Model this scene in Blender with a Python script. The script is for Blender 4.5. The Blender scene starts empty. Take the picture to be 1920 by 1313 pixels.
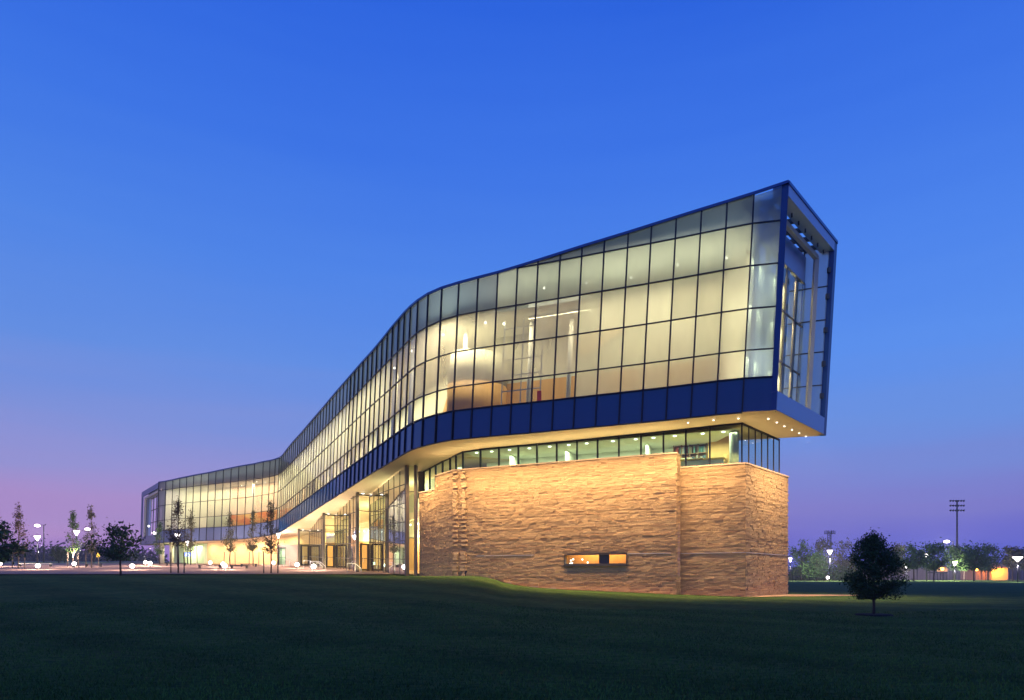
import bpy, math, random
import numpy as np
from mathutils import Vector
R = random.Random(7)
sc = bpy.context.scene
COL = sc.collection

# ------------------------------------------------------------------ camera
FPX, HZ, CAMZ = 1280.0, 1080.0, 1.5
cd = bpy.data.cameras.new("camera"); cam = bpy.data.objects.new("camera", cd); COL.objects.link(cam)
cd.sensor_width = 36; cd.lens = FPX/1920*36
cd.shift_y = (HZ-656.5)/1920
cd.clip_start = 0.1; cd.clip_end = 4000
cam.location = (0, 0, CAMZ); cam.rotation_euler = (math.radians(90), 0, 0)
sc.camera = cam

# ------------------------------------------------------------------ dusk sky
def lin(c):
    return tuple(((x/255)/12.92 if x/255 <= .04045 else ((x/255+.055)/1.055)**2.4) for x in c)+(1,)
w = bpy.data.worlds.new("World"); sc.world = w; w.use_nodes = True
nt = w.node_tree; N = nt.nodes; Lk = nt.links; N.clear()
out = N.new('ShaderNodeOutputWorld'); bg = N.new('ShaderNodeBackground')
tc = N.new('ShaderNodeTexCoord'); sep = N.new('ShaderNodeSeparateXYZ')
Lk.new(tc.outputs['Generated'], sep.inputs[0])
def ramp(stops):
    r = N.new('ShaderNodeValToRGB'); cr = r.color_ramp; cr.interpolation = 'EASE' if False else 'LINEAR'
    while len(cr.elements) > 1: cr.elements.remove(cr.elements[-1])
    first = True
    for v, c in stops:
        if first: e = cr.elements[0]; e.position = v; first = False
        else: e = cr.elements.new(v)
        e.color = lin(c)
    return r
def el(v): return math.sin(math.atan((HZ-v)/FPX))
LS = [(0.0,(120,100,190)),(el(1050),(158,122,200)),(el(1010),(180,142,202)),(el(960),(174,146,206)),(el(900),(152,150,214)),(el(820),(128,148,220)),(el(700),(100,144,228)),(el(520),(80,134,232)),(el(300),(62,118,230)),(el(0),(46,102,224)),(0.9,(28,66,170)),(1,(24,58,158))]
RS = [(0.0,(74,84,190)),(el(1060),(88,98,210)),(el(1010),(112,112,208)),(el(960),(128,126,206)),(el(900),(120,140,216)),(el(820),(108,148,228)),(el(700),(92,146,240)),(el(520),(78,134,238)),(el(300),(62,118,232)),(el(0),(44,100,222)),(0.9,(28,66,170)),(1,(24,58,158))]
r1 = ramp(LS); r2 = ramp(RS)
# slightly streaky dusk cloud near the horizon shifts the elevation a little
nz = N.new('ShaderNodeTexNoise'); nz.inputs['Scale'].default_value = 2.2; nz.inputs['Detail'].default_value = 3
mp = N.new('ShaderNodeMapping'); mp.inputs['Scale'].default_value = (1.2, 1.2, 16)
Lk.new(tc.outputs['Generated'], mp.inputs[0]); Lk.new(mp.outputs[0], nz.inputs['Vector'])
ms = N.new('ShaderNodeMath'); ms.operation = 'MULTIPLY_ADD'; ms.inputs[1].default_value = 0.05; ms.inputs[2].default_value = -0.025
Lk.new(nz.outputs['Fac'], ms.inputs[0])
ad = N.new('ShaderNodeMath'); ad.operation = 'ADD'; ad.use_clamp = True
Lk.new(sep.outputs['Z'], ad.inputs[0]); Lk.new(ms.outputs[0], ad.inputs[1])
Lk.new(ad.outputs[0], r1.inputs[0]); Lk.new(ad.outputs[0], r2.inputs[0])
mr = N.new('ShaderNodeMapRange'); mr.interpolation_type = 'SMOOTHSTEP'
mr.inputs['From Min'].default_value = -0.6; mr.inputs['From Max'].default_value = 0.6
Lk.new(sep.outputs['X'], mr.inputs['Value'])
mx = N.new('ShaderNodeMixRGB'); Lk.new(mr.outputs[0], mx.inputs[0]); Lk.new(r1.outputs[0], mx.inputs[1]); Lk.new(r2.outputs[0], mx.inputs[2])
Lk.new(mx.outputs[0], bg.inputs[0]); bg.inputs[1].default_value = 1.0
Lk.new(bg.outputs[0], out.inputs[0])
sc.view_settings.view_transform = 'Standard'; sc.view_settings.look = 'None'
sc.view_settings.exposure = 0; sc.view_settings.gamma = 1
sc.cycles.use_denoising = True
sc.cycles.max_bounces = 7; sc.cycles.diffuse_bounces = 3; sc.cycles.glossy_bounces = 3; sc.cycles.transmission_bounces = 4
sc.cycles.transparent_max_bounces = 12
sc.cycles.sample_clamp_indirect = 4; sc.cycles.sample_clamp_direct = 0
sc.cycles.caustics_reflective = False; sc.cycles.caustics_refractive = False

# ------------------------------------------------------------------ helpers
def P(u, v, d): return Vector(((u-960)/FPX*d, d, CAMZ+(HZ-v)/FPX*d))
def tag(o, label=None, cat=None, group=None, kind=None):
    if label: o['label'] = label
    if cat: o['category'] = cat
    if group: o['group'] = group
    if kind: o['kind'] = kind
    return o
def empty(name, loc=(0,0,0), rz=0):
    o = bpy.data.objects.new(name, None); COL.objects.link(o); o.location = loc; o.rotation_euler = (0,0,rz)
    o.empty_display_size = .2
    return o
class MB:
    def __init__(s): s.v = []; s.f = []; s.c = []; s.sm = False
    def quad(s, a, b, c, d, t=0.5):
        n = len(s.v); s.v += [tuple(a), tuple(b), tuple(c), tuple(d)]; s.f.append((n, n+1, n+2, n+3)); s.c.append(t)
    def poly(s, pts, t=0.5):
        n = len(s.v); s.v += [tuple(p) for p in pts]; s.f.append(tuple(range(n, n+len(pts)))); s.c.append(t)
    def hexa(s, p, t=0.5, back=True):   # p: 8 pts, 0-3 front loop, 4-7 back loop
        n = len(s.v); s.v += [tuple(q) for q in p]
        fs = [(0,1,2,3), (0,4,5,1), (1,5,6,2), (2,6,7,3), (3,7,4,0)]
        if back: fs.append((7,6,5,4))
        for f in fs: s.f.append(tuple(n+i for i in f)); s.c.append(t)
    def box(s, c, sz, rz=0, t=0.5):
        cx, cy, cz = c; x, y, z = sz[0]/2, sz[1]/2, sz[2]/2
        cs, sn = math.cos(rz), math.sin(rz)
        def q(a, b, d): return (cx+a*cs-b*sn, cy+a*sn+b*cs, cz+d)
        s.hexa([q(-x,-y,-z), q(x,-y,-z), q(x,-y,z), q(-x,-y,z), q(-x,y,-z), q(x,y,-z), q(x,y,z), q(-x,y,z)], t)
    def bar(s, a, b, wd, dp, up=None, t=0.5):   # rectangular bar a->b
        a = Vector(a); b = Vector(b); d = (b-a).normalized()
        u = Vector(up) if up else (Vector((0,0,1)) if abs(d.z) < .9 else Vector((1,0,0)))
        x = d.cross(u).normalized(); y = x.cross(d).normalized()
        x *= wd/2; y *= dp/2
        s.hexa([a-x-y, a+x-y, a+x+y, a-x+y, b-x-y, b+x-y, b+x+y, b-x+y], t)
    def tube(s, pts, rs, n=8, t=0.5, cap=True):
        pts = [Vector(p) for p in pts]; base = len(s.v); rings = []
        for i, p in enumerate(pts):
            d = (pts[min(i+1, len(pts)-1)]-pts[max(i-1, 0)]).normalized()
            u = Vector((0,0,1)) if abs(d.z) < .9 else Vector((1,0,0))
            x = d.cross(u).normalized(); y = d.cross(x).normalized()
            r = rs[i] if hasattr(rs, '__len__') else rs
            k = len(s.v)
            for j in range(n):
                a = 2*math.pi*j/n; s.v.append(tuple(p+x*r*math.cos(a)+y*r*math.sin(a)))
            rings.append(k)
        for i in range(len(rings)-1):
            for j in range(n):
                s.f.append((rings[i]+j, rings[i]+(j+1)%n, rings[i+1]+(j+1)%n, rings[i+1]+j)); s.c.append(t)
        if cap:
            s.f.append(tuple(rings[0]+j for j in range(n))[::-1]); s.c.append(t)
            s.f.append(tuple(rings[-1]+j for j in range(n))); s.c.append(t)
    def ball(s, c, r, n=10, m=7, sz=1, t=.5):
        c = Vector(c); s.tube([c+Vector((0,0,-math.cos(math.pi*i/m)*r*sz)) for i in range(m+1)], [max(.001, r*math.sin(math.pi*i/m)) for i in range(m+1)], n, t)
    def build(s, name, mat, parent=None, smooth=False):
        me = bpy.data.meshes.new(name); me.from_pydata(s.v, [], s.f)
        at = me.attributes.new('tone', 'FLOAT', 'FACE'); at.data.foreach_set('value', s.c)
        me.materials.append(mat)
        if smooth: me.polygons.foreach_set('use_smooth', [True]*len(s.f))
        me.update()
        o = bpy.data.objects.new(name, me); COL.objects.link(o)
        if parent is not None:
            o.parent = parent
            if parent.parent is None: o.matrix_parent_inverse = parent_inv(parent)
        return o
def parent_inv(p):
    # children are modelled in world space unless the parent sits at a moved spot and 'local' is set
    if p.get('_local'): 
        from mathutils import Matrix
        return Matrix()
    from mathutils import Matrix
    m = Matrix.Translation(p.location) @ p.rotation_euler.to_matrix().to_4x4()
    return m.inverted()

# ------------------------------------------------------------------ materials
def mat(name, col=(.5,.5,.5), rough=.6, metal=0, noise=None, bump=None, tone=None, spec=.5, emit=None, estr=0, coat=0):
    m = bpy.data.materials.new(name); m.use_nodes = True; t = m.node_tree; b = t.nodes['Principled BSDF']
    b.inputs['Base Color'].default_value = (*col, 1); b.inputs['Roughness'].default_value = rough; b.inputs['Metallic'].default_value = metal
    b.inputs['Specular IOR Level'].default_value = spec
    b.inputs['Coat Weight'].default_value = coat; b.inputs['Coat Roughness'].default_value = .05
    if emit: b.inputs['Emission Color'].default_value = (*emit, 1); b.inputs['Emission Strength'].default_value = estr
    tcn = t.nodes.new('ShaderNodeTexCoord')
    cur = None
    if noise:   # (scale xyz, amount, second colour)
        mpn = t.nodes.new('ShaderNodeMapping'); mpn.inputs['Scale'].default_value = noise[0]
        nn = t.nodes.new('ShaderNodeTexNoise'); nn.inputs['Scale'].default_value = 1; nn.inputs['Detail'].default_value = 6; nn.inputs['Roughness'].default_value = .65
        t.links.new(tcn.outputs['Object'], mpn.inputs[0]); t.links.new(mpn.outputs[0], nn.inputs['Vector'])
        cr = t.nodes.new('ShaderNodeMapRange'); cr.inputs['From Min'].default_value = .5-noise[1]; cr.inputs['From Max'].default_value = .5+noise[1]
        t.links.new(nn.outputs['Fac'], cr.inputs['Value'])
        mxn = t.nodes.new('ShaderNodeMixRGB'); mxn.inputs[1].default_value = (*col,1); mxn.inputs[2].default_value = (*noise[2],1)
        t.links.new(cr.outputs[0], mxn.inputs[0]); cur = mxn.outputs[0]
    if tone:    # (dark mult, light mult) via face attribute
        an = t.nodes.new('ShaderNodeAttribute'); an.attribute_name = 'tone'
        r = t.nodes.new('ShaderNodeMixRGB'); r.inputs[1].default_value = (*tone[0],1); r.inputs[2].default_value = (*tone[1],1)
        t.links.new(an.outputs['Fac'], r.inputs[0])
        mm = t.nodes.new('ShaderNodeMixRGB'); mm.blend_type = 'MULTIPLY'; mm.inputs[0].default_value = 1
        if cur: t.links.new(cur, mm.inputs[1])
        else: mm.inputs[1].default_value = (*col,1)
        t.links.new(r.outputs[0], mm.inputs[2]); cur = mm.outputs[0]
    if cur: t.links.new(cur, b.inputs['Base Color'])
    if bump:    # (scale xyz, strength, distance)
        mpn = t.nodes.new('ShaderNodeMapping'); mpn.inputs['Scale'].default_value = bump[0]
        nn = t.nodes.new('ShaderNodeTexNoise'); nn.inputs['Scale'].default_value = 1; nn.inputs['Detail'].default_value = 8; nn.inputs['Roughness'].default_value = .7
        t.links.new(tcn.outputs['Object'], mpn.inputs[0]); t.links.new(mpn.outputs[0], nn.inputs['Vector'])
        bp = t.nodes.new('ShaderNodeBump'); bp.inputs['Strength'].default_value = bump[1]; bp.inputs['Distance'].default_value = bump[2]
        t.links.new(nn.outputs['Fac'], bp.inputs['Height']); t.links.new(bp.outputs[0], b.inputs['Normal'])
    return m
def glass(name, tint=(.8,.9,.85), frit=0.0, fritcol=(.8,.8,.7), refl_rough=.02, ior=1.5, vary=0.0, wav=0.0, mottle=0.0):
    """thin architectural pane: see-through tint, part printed with white frit, Fresnel reflection"""
    m = bpy.data.materials.new(name); m.use_nodes = True; t = m.node_tree; t.nodes.clear()
    o = t.nodes.new('ShaderNodeOutputMaterial')
    tr = t.nodes.new('ShaderNodeBsdfTransparent'); tr.inputs[0].default_value = (*tint,1)
    gl = t.nodes.new('ShaderNodeBsdfGlossy'); gl.inputs['Roughness'].default_value = refl_rough; gl.inputs[0].default_value = (.95,.95,1,1)
    fr = t.nodes.new('ShaderNodeFresnel'); fr.inputs['IOR'].default_value = ior
    base = tr
    if frit > 0:
        tl = t.nodes.new('ShaderNodeBsdfTranslucent'); tl.inputs[0].default_value = (*fritcol,1)
        df = t.nodes.new('ShaderNodeBsdfDiffuse'); df.inputs[0].default_value = tuple(x*.55 for x in fritcol)+(1,)
        m0 = t.nodes.new('ShaderNodeMixShader'); m0.inputs[0].default_value = .28
        t.links.new(tl.outputs[0], m0.inputs[1]); t.links.new(df.outputs[0], m0.inputs[2])
        m1 = t.nodes.new('ShaderNodeMixShader'); m1.inputs[0].default_value = frit
        t.links.new(tr.outputs[0], m1.inputs[1]); t.links.new(m0.outputs[0], m1.inputs[2]); base = m1
        if vary:
            an = t.nodes.new('ShaderNodeAttribute'); an.attribute_name = 'tone'
            ma = t.nodes.new('ShaderNodeMath'); ma.operation = 'MULTIPLY_ADD'; ma.inputs[1].default_value = vary; ma.inputs[2].default_value = frit-vary/2
            t.links.new(an.outputs['Fac'], ma.inputs[0]); t.links.new(ma.outputs[0], m1.inputs[0])
            if mottle:
                tcm = t.nodes.new('ShaderNodeTexCoord'); mpm = t.nodes.new('ShaderNodeMapping'); mpm.inputs['Scale'].default_value = (.9,.9,.35)
                nm = t.nodes.new('ShaderNodeTexNoise'); nm.inputs['Scale'].default_value = 1; nm.inputs['Detail'].default_value = 2
                t.links.new(tcm.outputs['Object'], mpm.inputs[0]); t.links.new(mpm.outputs[0], nm.inputs['Vector'])
                mb = t.nodes.new('ShaderNodeMath'); mb.operation = 'MULTIPLY_ADD'; mb.inputs[1].default_value = mottle*2; t.links.new(nm.outputs['Fac'], mb.inputs[0])
                mc = t.nodes.new('ShaderNodeMath'); mc.operation = 'SUBTRACT'; mc.inputs[1].default_value = mottle; t.links.new(ma.outputs[0], mc.inputs[0]); t.links.new(mc.outputs[0], mb.inputs[2]); mb.use_clamp = True
                t.links.new(mb.outputs[0], m1.inputs[0])
    if wav:
        tcn = t.nodes.new('ShaderNodeTexCoord'); nn = t.nodes.new('ShaderNodeTexNoise'); nn.inputs['Scale'].default_value = .35
        bp = t.nodes.new('ShaderNodeBump'); bp.inputs['Strength'].default_value = wav; bp.inputs['Distance'].default_value = .1
        t.links.new(tcn.outputs['Object'], nn.inputs['Vector']); t.links.new(nn.outputs['Fac'], bp.inputs['Height']); t.links.new(bp.outputs[0], gl.inputs['Normal'])
    m2 = t.nodes.new('ShaderNodeMixShader'); t.links.new(fr.outputs[0], m2.inputs[0]); t.links.new(base.outputs[0], m2.inputs[1]); t.links.new(gl.outputs[0], m2.inputs[2])
    t.links.new(m2.outputs[0], o.inputs[0]); return m
def emis(name, col, s):
    m = bpy.data.materials.new(name); m.use_nodes = True; t = m.node_tree; t.nodes.clear()
    o = t.nodes.new('ShaderNodeOutputMaterial'); e = t.nodes.new('ShaderNodeEmission'); e.inputs[0].default_value = (*col,1); e.inputs[1].default_value = s
    t.links.new(e.outputs[0], o.inputs[0]); return m

M = {}
M['fascia'] = mat('fascia_blue', (.0005,.062,.2), .2, .0, noise=((.6,.6,.6),.3,(.001,.072,.225)), spec=.3, coat=.25)
M['fasciag'] = mat('fascia_grey', (.085,.11,.2), .4, .0, noise=((.6,.6,.6),.3,(.1,.125,.22)), spec=.4)
M['fin'] = mat('fin_blue', (.012,.06,.2), .35, .1, noise=((1,1,1),.3,(.02,.07,.22)), spec=.4)
M['mull'] = mat('mullion_dark', (.012,.016,.03), .45, .3)
M['mullg'] = mat('mullion_grey', (.09,.085,.075), .45, .5)
M['pier'] = mat('pier_bronze', (.11,.095,.08), .5, .3, noise=((1,1,3),.3,(.13,.11,.09)))
M['cream'] = mat('cream_metal', (.62,.55,.42), .5, .1)
M['soffit'] = mat('soffit_panel', (.72,.58,.4), .65, 0, noise=((.3,.3,.3),.3,(.68,.55,.38)))
M['roofm'] = mat('roof_membrane', (.25,.27,.32), .8, 0)
M['roofedge'] = mat('roof_edge_metal', (.05,.09,.24), .3, .6)
M['steel'] = mat('brushed_steel', (.5,.5,.52), .6, .2)
M['panelgrey'] = mat('pale_metal_panel', (.5,.6,.75), .4, .0, noise=((1,1,1),.3,(.55,.63,.78)))
M['iwall'] = mat('interior_plaster', (.7,.7,.54), .8, 0, noise=((.5,.5,.5),.25,(.62,.6,.44)))
M['iwarm'] = mat('interior_peach', (.78,.58,.4), .8)
M['iwhite'] = mat('interior_white', (.75,.77,.68), .8, 0)
M['wood'] = mat('warm_wood_panel', (.72,.42,.15), .5, 0, noise=((4,4,.3),.25,(.62,.34,.11)))
M['orange'] = mat('orange_mural', (.75,.22,.06), .6, 0, noise=((.25,.25,.6),.08,(.85,.5,.16)))
M['ifloor'] = mat('interior_floor', (.3,.24,.18), .5)
M['stone'] = mat('split_limestone', (.6,.455,.265), .9, 0, noise=((3,3,8),.3,(.5,.35,.19)), bump=((11,11,16),1,.022), tone=((.74,.71,.68),(1.1,1.08,1.04)), spec=.15)
M['stoneback'] = mat('stone_joint', (.26,.17,.09), .95)
M['cap'] = mat('limestone_cap', (.55,.42,.28), .8, 0, bump=((3,3,3),.3,.02))
M['gravel'] = mat('gravel', (.5,.34,.2), .95, 0, noise=((14,14,14),.2,(.3,.2,.12)), bump=((18,18,18),1,.06))
M['entry'] = glass('entry_glass', (.8,.92,.8), 0, ior=1.22, wav=.05)
M['clear'] = glass('clear_glass', (.86,.93,.88), 0, ior=1.45)
M['green'] = glass('green_glass', (.72,.88,.72), 0, ior=1.5, wav=.05)
M['semi'] = glass('light_frit_glass', (.92,.93,.85), .34, (.8,.78,.62), .05, vary=.25, mottle=.14)
M['frost'] = glass('frosted_glass', (.8,.84,.74), .8, (.78,.82,.62), .1, vary=.3, mottle=.16)
M['topg'] = glass('upper_frit_glass', (.58,.62,.6), .62, (.46,.5,.46), .08, vary=.15)
M['bluefrit'] = glass('loggia_frit_glass', (.5,.66,.75), .72, (.66,.78,.76), .06, vary=.1)
M['spot'] = emis('downlight_lens', (1,.95,.85), 7)
M['spot2'] = emis('ceiling_light_lens', (1,.97,.85), 4)
M['ledw'] = emis('bollard_lens', (1,.9,.86), 9)
M['lampw'] = emis('street_lamp_lens', (1,.88,.84), 9)
M['sodium'] = emis('sodium_lens', (1,.42,.06), 14)
M['pole'] = mat('pole_dark', (.03,.032,.04), .5, .5)
M['bark'] = mat('bark', (.06,.045,.035), .9, 0, noise=((6,6,2),.3,(.04,.03,.025)))
M['barkl'] = mat('bark_light', (.16,.12,.09), .9, 0, noise=((6,6,2),.3,(.1,.08,.06)))
M['stake'] = mat('stake_wood', (.14,.11,.085), .8, 0, noise=((6,6,2),.3,(.1,.08,.06)))
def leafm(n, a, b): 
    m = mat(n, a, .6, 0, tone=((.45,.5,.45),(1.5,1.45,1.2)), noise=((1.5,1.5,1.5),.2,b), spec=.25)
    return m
M['leafd'] = leafm('leaf_dark_green', (.035,.075,.028), (.05,.1,.035))
M['leafb'] = leafm('leaf_brown_green', (.09,.075,.045), (.06,.075,.035))
M['leafo'] = leafm('leaf_autumn', (.13,.07,.045), (.08,.07,.04))
M['leafg'] = leafm('leaf_green', (.05,.1,.03), (.07,.13,.04))

def lamp(kind, name, loc, power, col, parent=None, size=.3, size_y=None, rot=None, spot=None, blend=.6, vis=False):
    l = bpy.data.lights.new(name, kind); l.energy = power; l.color = col
    if kind == 'AREA':
        l.shape = 'RECTANGLE' if size_y else 'DISK'; l.size = size
        if size_y: l.size_y = size_y
    else: l.shadow_soft_size = size
    if kind == 'SPOT': l.spot_size = spot or 2.2; l.spot_blend = blend
    o = bpy.data.objects.new(name, l); COL.objects.link(o); o.location = loc
    if rot is not None: o.rotation_euler = rot
    o.visible_camera = vis; o.visible_glossy = False
    if parent: o.parent = parent; o.matrix_parent_inverse = parent_inv(parent)
    return o
def aim(o, tgt):
    d = Vector(tgt)-o.location; o.rotation_euler = d.to_track_quat('-Z', 'Y').to_euler(); return o

# ------------------------------------------------------------------ terrain
def sstep(a, b, x): t = min(1, max(0, (x-a)/(b-a))); return t*t*(3-2*t)
def g(x, y):
    if y < 60:
        L = float(np.interp(x, [-30,-2.7,-1.4,-.4,1.2,3.5,10.8,15,30], [1.5,1.5,1.28,.93,.7,.54,.26,.16,.1]))
        S = sstep(14, 50, y) if x < 0 else sstep(14, 46, y)
        z = L*S
        if y > 50: z = z + (1.5-L)*0
    else: z = 0
    if y >= 50:
        zr = float(np.interp(x, [-30,-2.7,-1.4,-.4,1.2,3.5,10.8,15,30], [1.5,1.5,1.28,.93,.7,.54,.26,.16,.1]))
        far = zr if x > 12 else zr
        zl = 1.5 + max(0, y-60)*.037 if y < 115 else 3.535+(y-115)*.024 if y < 260 else 7.0
        k = sstep(-4, 14, x) if y > 62 else 1 if x > -30 else 0
        if y <= 62: z = zr
        else: z = zl*(1-k)+zr*k
    z += .05*math.sin(x*.21+y*.13)*sstep(6, 14, y)*(1 if y < 40 else 0.2)+ .03*math.sin(x*.5-y*.33)*(1 if y < 40 else .2)
    return z
def axis(vals):
    o = []
    for a, b, s in vals: o += list(np.arange(a, b, s))
    return o
xs = axis([(-700,-200,50),(-200,-60,6),(-60,-12,2),(-12,24,.6),(24,60,2),(60,200,8),(200,701,50)])
ys = axis([(-60,0,10),(0,20,1),(20,62,.8),(62,130,2),(130,300,8),(300,1500,100)])
tm = MB(); nx = len(xs)
for y in ys:
    for x in xs: tm.v.append((x, y, g(x, y)))
for j in range(len(ys)-1):
    for i in range(nx-1):
        a = j*nx+i; tm.f.append((a, a+1, a+nx+1, a+nx)); tm.c.append(.5)
def grass_mat():
    m = bpy.data.materials.new('mown_grass'); m.use_nodes = True; t = m.node_tree; b = t.nodes['Principled BSDF']
    b.inputs['Roughness'].default_value = .95; b.inputs['Specular IOR Level'].default_value = .1
    tcn = t.nodes.new('ShaderNodeTexCoord')
    def nz(sc_, det, rough=.65):
        mpn = t.nodes.new('ShaderNodeMapping'); mpn.inputs['Scale'].default_value = sc_
        n = t.nodes.new('ShaderNodeTexNoise'); n.inputs['Scale'].default_value = 1; n.inputs['Detail'].default_value = det; n.inputs['Roughness'].default_value = rough
        t.links.new(tcn.outputs['Object'], mpn.inputs[0]); t.links.new(mpn.outputs[0], n.inputs['Vector']); return n.outputs['Fac']
    def mix(f, a, bb, lo=.35, hi=.65):
        r = t.nodes.new('ShaderNodeMapRange'); r.inputs['From Min'].default_value = lo; r.inputs['From Max'].default_value = hi; t.links.new(f, r.inputs['Value'])
        q = t.nodes.new('ShaderNodeMixRGB'); t.links.new(r.outputs[0], q.inputs[0])
        for k, c in ((1,a),(2,bb)):
            if isinstance(c, tuple): q.inputs[k].default_value = (*c,1)
            else: t.links.new(c, q.inputs[k])
        return q.outputs[0]
    c1 = mix(nz((.25,.5,.3),4), (.085,.175,.04), (.17,.24,.07))
    c2 = mix(nz((2.5,6,3),7,.8), (.045,.1,.028), c1, .36, .6)
    wv = t.nodes.new('ShaderNodeTexWave'); wv.inputs['Scale'].default_value = .11; wv.inputs['Distortion'].default_value = 1.5; wv.bands_direction = 'DIAGONAL'
    t.links.new(tcn.outputs['Object'], wv.inputs['Vector'])
    q = t.nodes.new('ShaderNodeMixRGB'); q.blend_type = 'MULTIPLY'; q.inputs[0].default_value = .22; t.links.new(c2, q.inputs[1]); t.links.new(wv.outputs['Color'], q.inputs[2])
    t.links.new(q.outputs[0], b.inputs['Base Color'])
    bp = t.nodes.new('ShaderNodeBump'); bp.inputs['Strength'].default_value = 1; bp.inputs['Distance'].default_value = .25
    t.links.new(nz((3,9,3),9,.8), bp.inputs['Height']); t.links.new(bp.outputs[0], b.inputs['Normal'])
    return m
M['grass'] = grass_mat()
lawn = tm.build('lawn', M['grass'], smooth=True); tag(lawn, 'dark mown lawn rising gently to the building', 'lawn', kind='structure')
def tufts():
    rr = np.random.default_rng(3); n = 110000
    y = 7.5+rr.random(n)**1.5*20; x = (rr.random(n)*2-1)*(y*.78+1)
    z = np.array([g(a, c) for a, c in zip(x, y)])
    h = .022+rr.random(n)*.035; wdt = .006+.0035*(y/8); an = rr.random(n)*6.283; lx = rr.normal(0,.02,n); ly = rr.normal(0,.02,n)
    v = np.empty((n,3,3)); v[:,0] = np.stack([x-np.cos(an)*wdt, y-np.sin(an)*wdt, z-.01],1); v[:,1] = np.stack([x+np.cos(an)*wdt, y+np.sin(an)*wdt, z-.01],1); v[:,2] = np.stack([x+lx, y+ly, z+h],1)
    me = bpy.data.meshes.new('grass'); me.from_pydata(v.reshape(-1,3).tolist(), [], np.arange(3*n).reshape(n,3).tolist())
    at_ = me.attributes.new('tone','FLOAT','FACE'); at_.data.foreach_set('value', np.clip(rr.normal(.5,.25,n)+.25*np.sin(x*1.3+y*.7)*np.sin(y*.9),0,1))
    me.materials.append(mat('grass_blade', (.09,.185,.045), .8, 0, tone=((.35,.4,.4),(1.5,1.35,1.2)), spec=.1))
    o = bpy.data.objects.new('grass', me); COL.objects.link(o); tag(o, 'short mown grass blades on the near part of the dark lawn', 'grass', kind='stuff')
tufts()
def sheet(name, x0, x1, y0f, y1f, m, lift, label, cat, nx_=60, ny_=24):
    b = MB()
    X = np.linspace(x0, x1, nx_)
    for j in range(ny_):
        for x in X:
            a, c = y0f(x), y1f(x); y = a+(c-a)*j/(ny_-1)
            b.v.append((x, y, g(x, y)+lift))
    for j in range(ny_-1):
        for i in range(nx_-1):
            k = j*nx_+i; b.f.append((k, k+1, k+nx_+1, k+nx_)); b.c.append(.5)
    o = b.build(name, m, smooth=True); return tag(o, label, cat, kind='structure')
M['paver'] = mat('red_paver', (.3,.19,.14), .8, 0, noise=((.8,.8,.8),.25,(.22,.14,.1)), bump=((9,9,3),.3,.02))
M['asphalt'] = mat('pale_road', (.2,.2,.2), .8, 0, noise=((.3,.3,.3),.3,(.16,.16,.17)))
sheet('plaza_paving', -150, -7.8, lambda x: 63+.0*x, lambda x: 128, M['paver'], .06, 'reddish brick paved plaza in front of the glass wings', 'paving', 90, 40)
sheet('road', -330, -75, lambda x: 168, lambda x: 200, M['asphalt'], .1, 'pale road crossing behind the young trees', 'road', 40, 4)
M['kerb'] = mat('pale_kerb', (.45,.42,.38), .8)
sheet('path', -200, -60, lambda x: 139, lambda x: 143, M['kerb'], .1, 'pale concrete path along the far side of the plaza', 'path', 40, 3)

# ------------------------------------------------------------------ the ribbon (upper glazed volume)
MU = [1413.9,1363.7,1315.7,1268.4,1222,1178.4,1133.9,1091.8,1051,1009.4,971,934,897,861,829.4,804,784.6,770.9,759.5,748.7,737.3,727.3,717.5,707.9,699,690.7,681.8,673.6,665.8,658.4,651.9,644.6,638,631.2,624.8,618.6,612.7,606.9,601.5,596.2,591.2,586.1,581.2,576.5,571.6,566.9,563,559,554.6,550.7,546.9,542.8,539,535.4,531.8,528.8,524,516.7,506.6,493.9,477.7,462.9,448.3,433.9,419.5,405.5,391.7,378,363.9,350.8,337.7,324.6,311.6,298.0]
roofk = [(265,923.5),(298,904.5),(311.6,902.4),(324.6,900),(337.7,896.8),(350.8,894.2),(363.9,891.5),(391.7,886.5),(419.5,880.7),(448.3,874.8),(477.7,869.8),(494,866),(506.6,863.8),(516.7,861.3),(524,858.8),(528.8,855.6),(531.8,852.6),(539,843),(550.7,828.5),(567,811),(586,788.7),(607,764.8),(631,736.2),(651,713.6),(666,696.5),(681.8,678.5),(699,660),(717.5,638),(737,613.5),(759.5,587.5),(771,575.8),(784.6,564.5),(804,552),(829,541),(861,531.2),(897,521.5),(934,512),(971,501),(1009,489.4),(1052,475.9),(1091.8,463.2),(1133.9,450.5),(1178.4,437),(1222,423.3),(1268.4,408.8),(1315.7,394),(1363.7,379.5),(1414,363.8),(1479,342)]
bfk = [(265,90),(298,97.5),(311.6,98.8),(338,100.7),(391,104.5),(446,108),(494,109),(516,109.3),(524,109.8),(531,112.2),(539,115),(784.6,215.5),(804,221.2),(829,226),(861,230),(897,233.2),(934,236),(1414,270.6),(1479,275.3)]
fk = [(262,1023),(297,1018),(333,1016),(380,1014),(422,1012.5),(460,1010),(497,1005),(516,1001),(525.7,997.4),(533,993.3),(541,987.7),(552,980.6),(574,966.7),(605.6,946.4),(628.9,931.3),(657,913),(680.4,897.7),(707,881),(718,875),(740,861.5),(756.8,851),(772,842.8),(791.8,836.4),(816,830.3),(848,824.2),(920,817.3),(1020,808.7),(1115,799.8),(1230,789.1),(1344,776.8),(1391,772.6),(1452,769)]
def itp(k, x): return float(np.interp(x, [a for a, _ in k], [b for _, b in k]))
SX, SN = .0475, .0225
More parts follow.
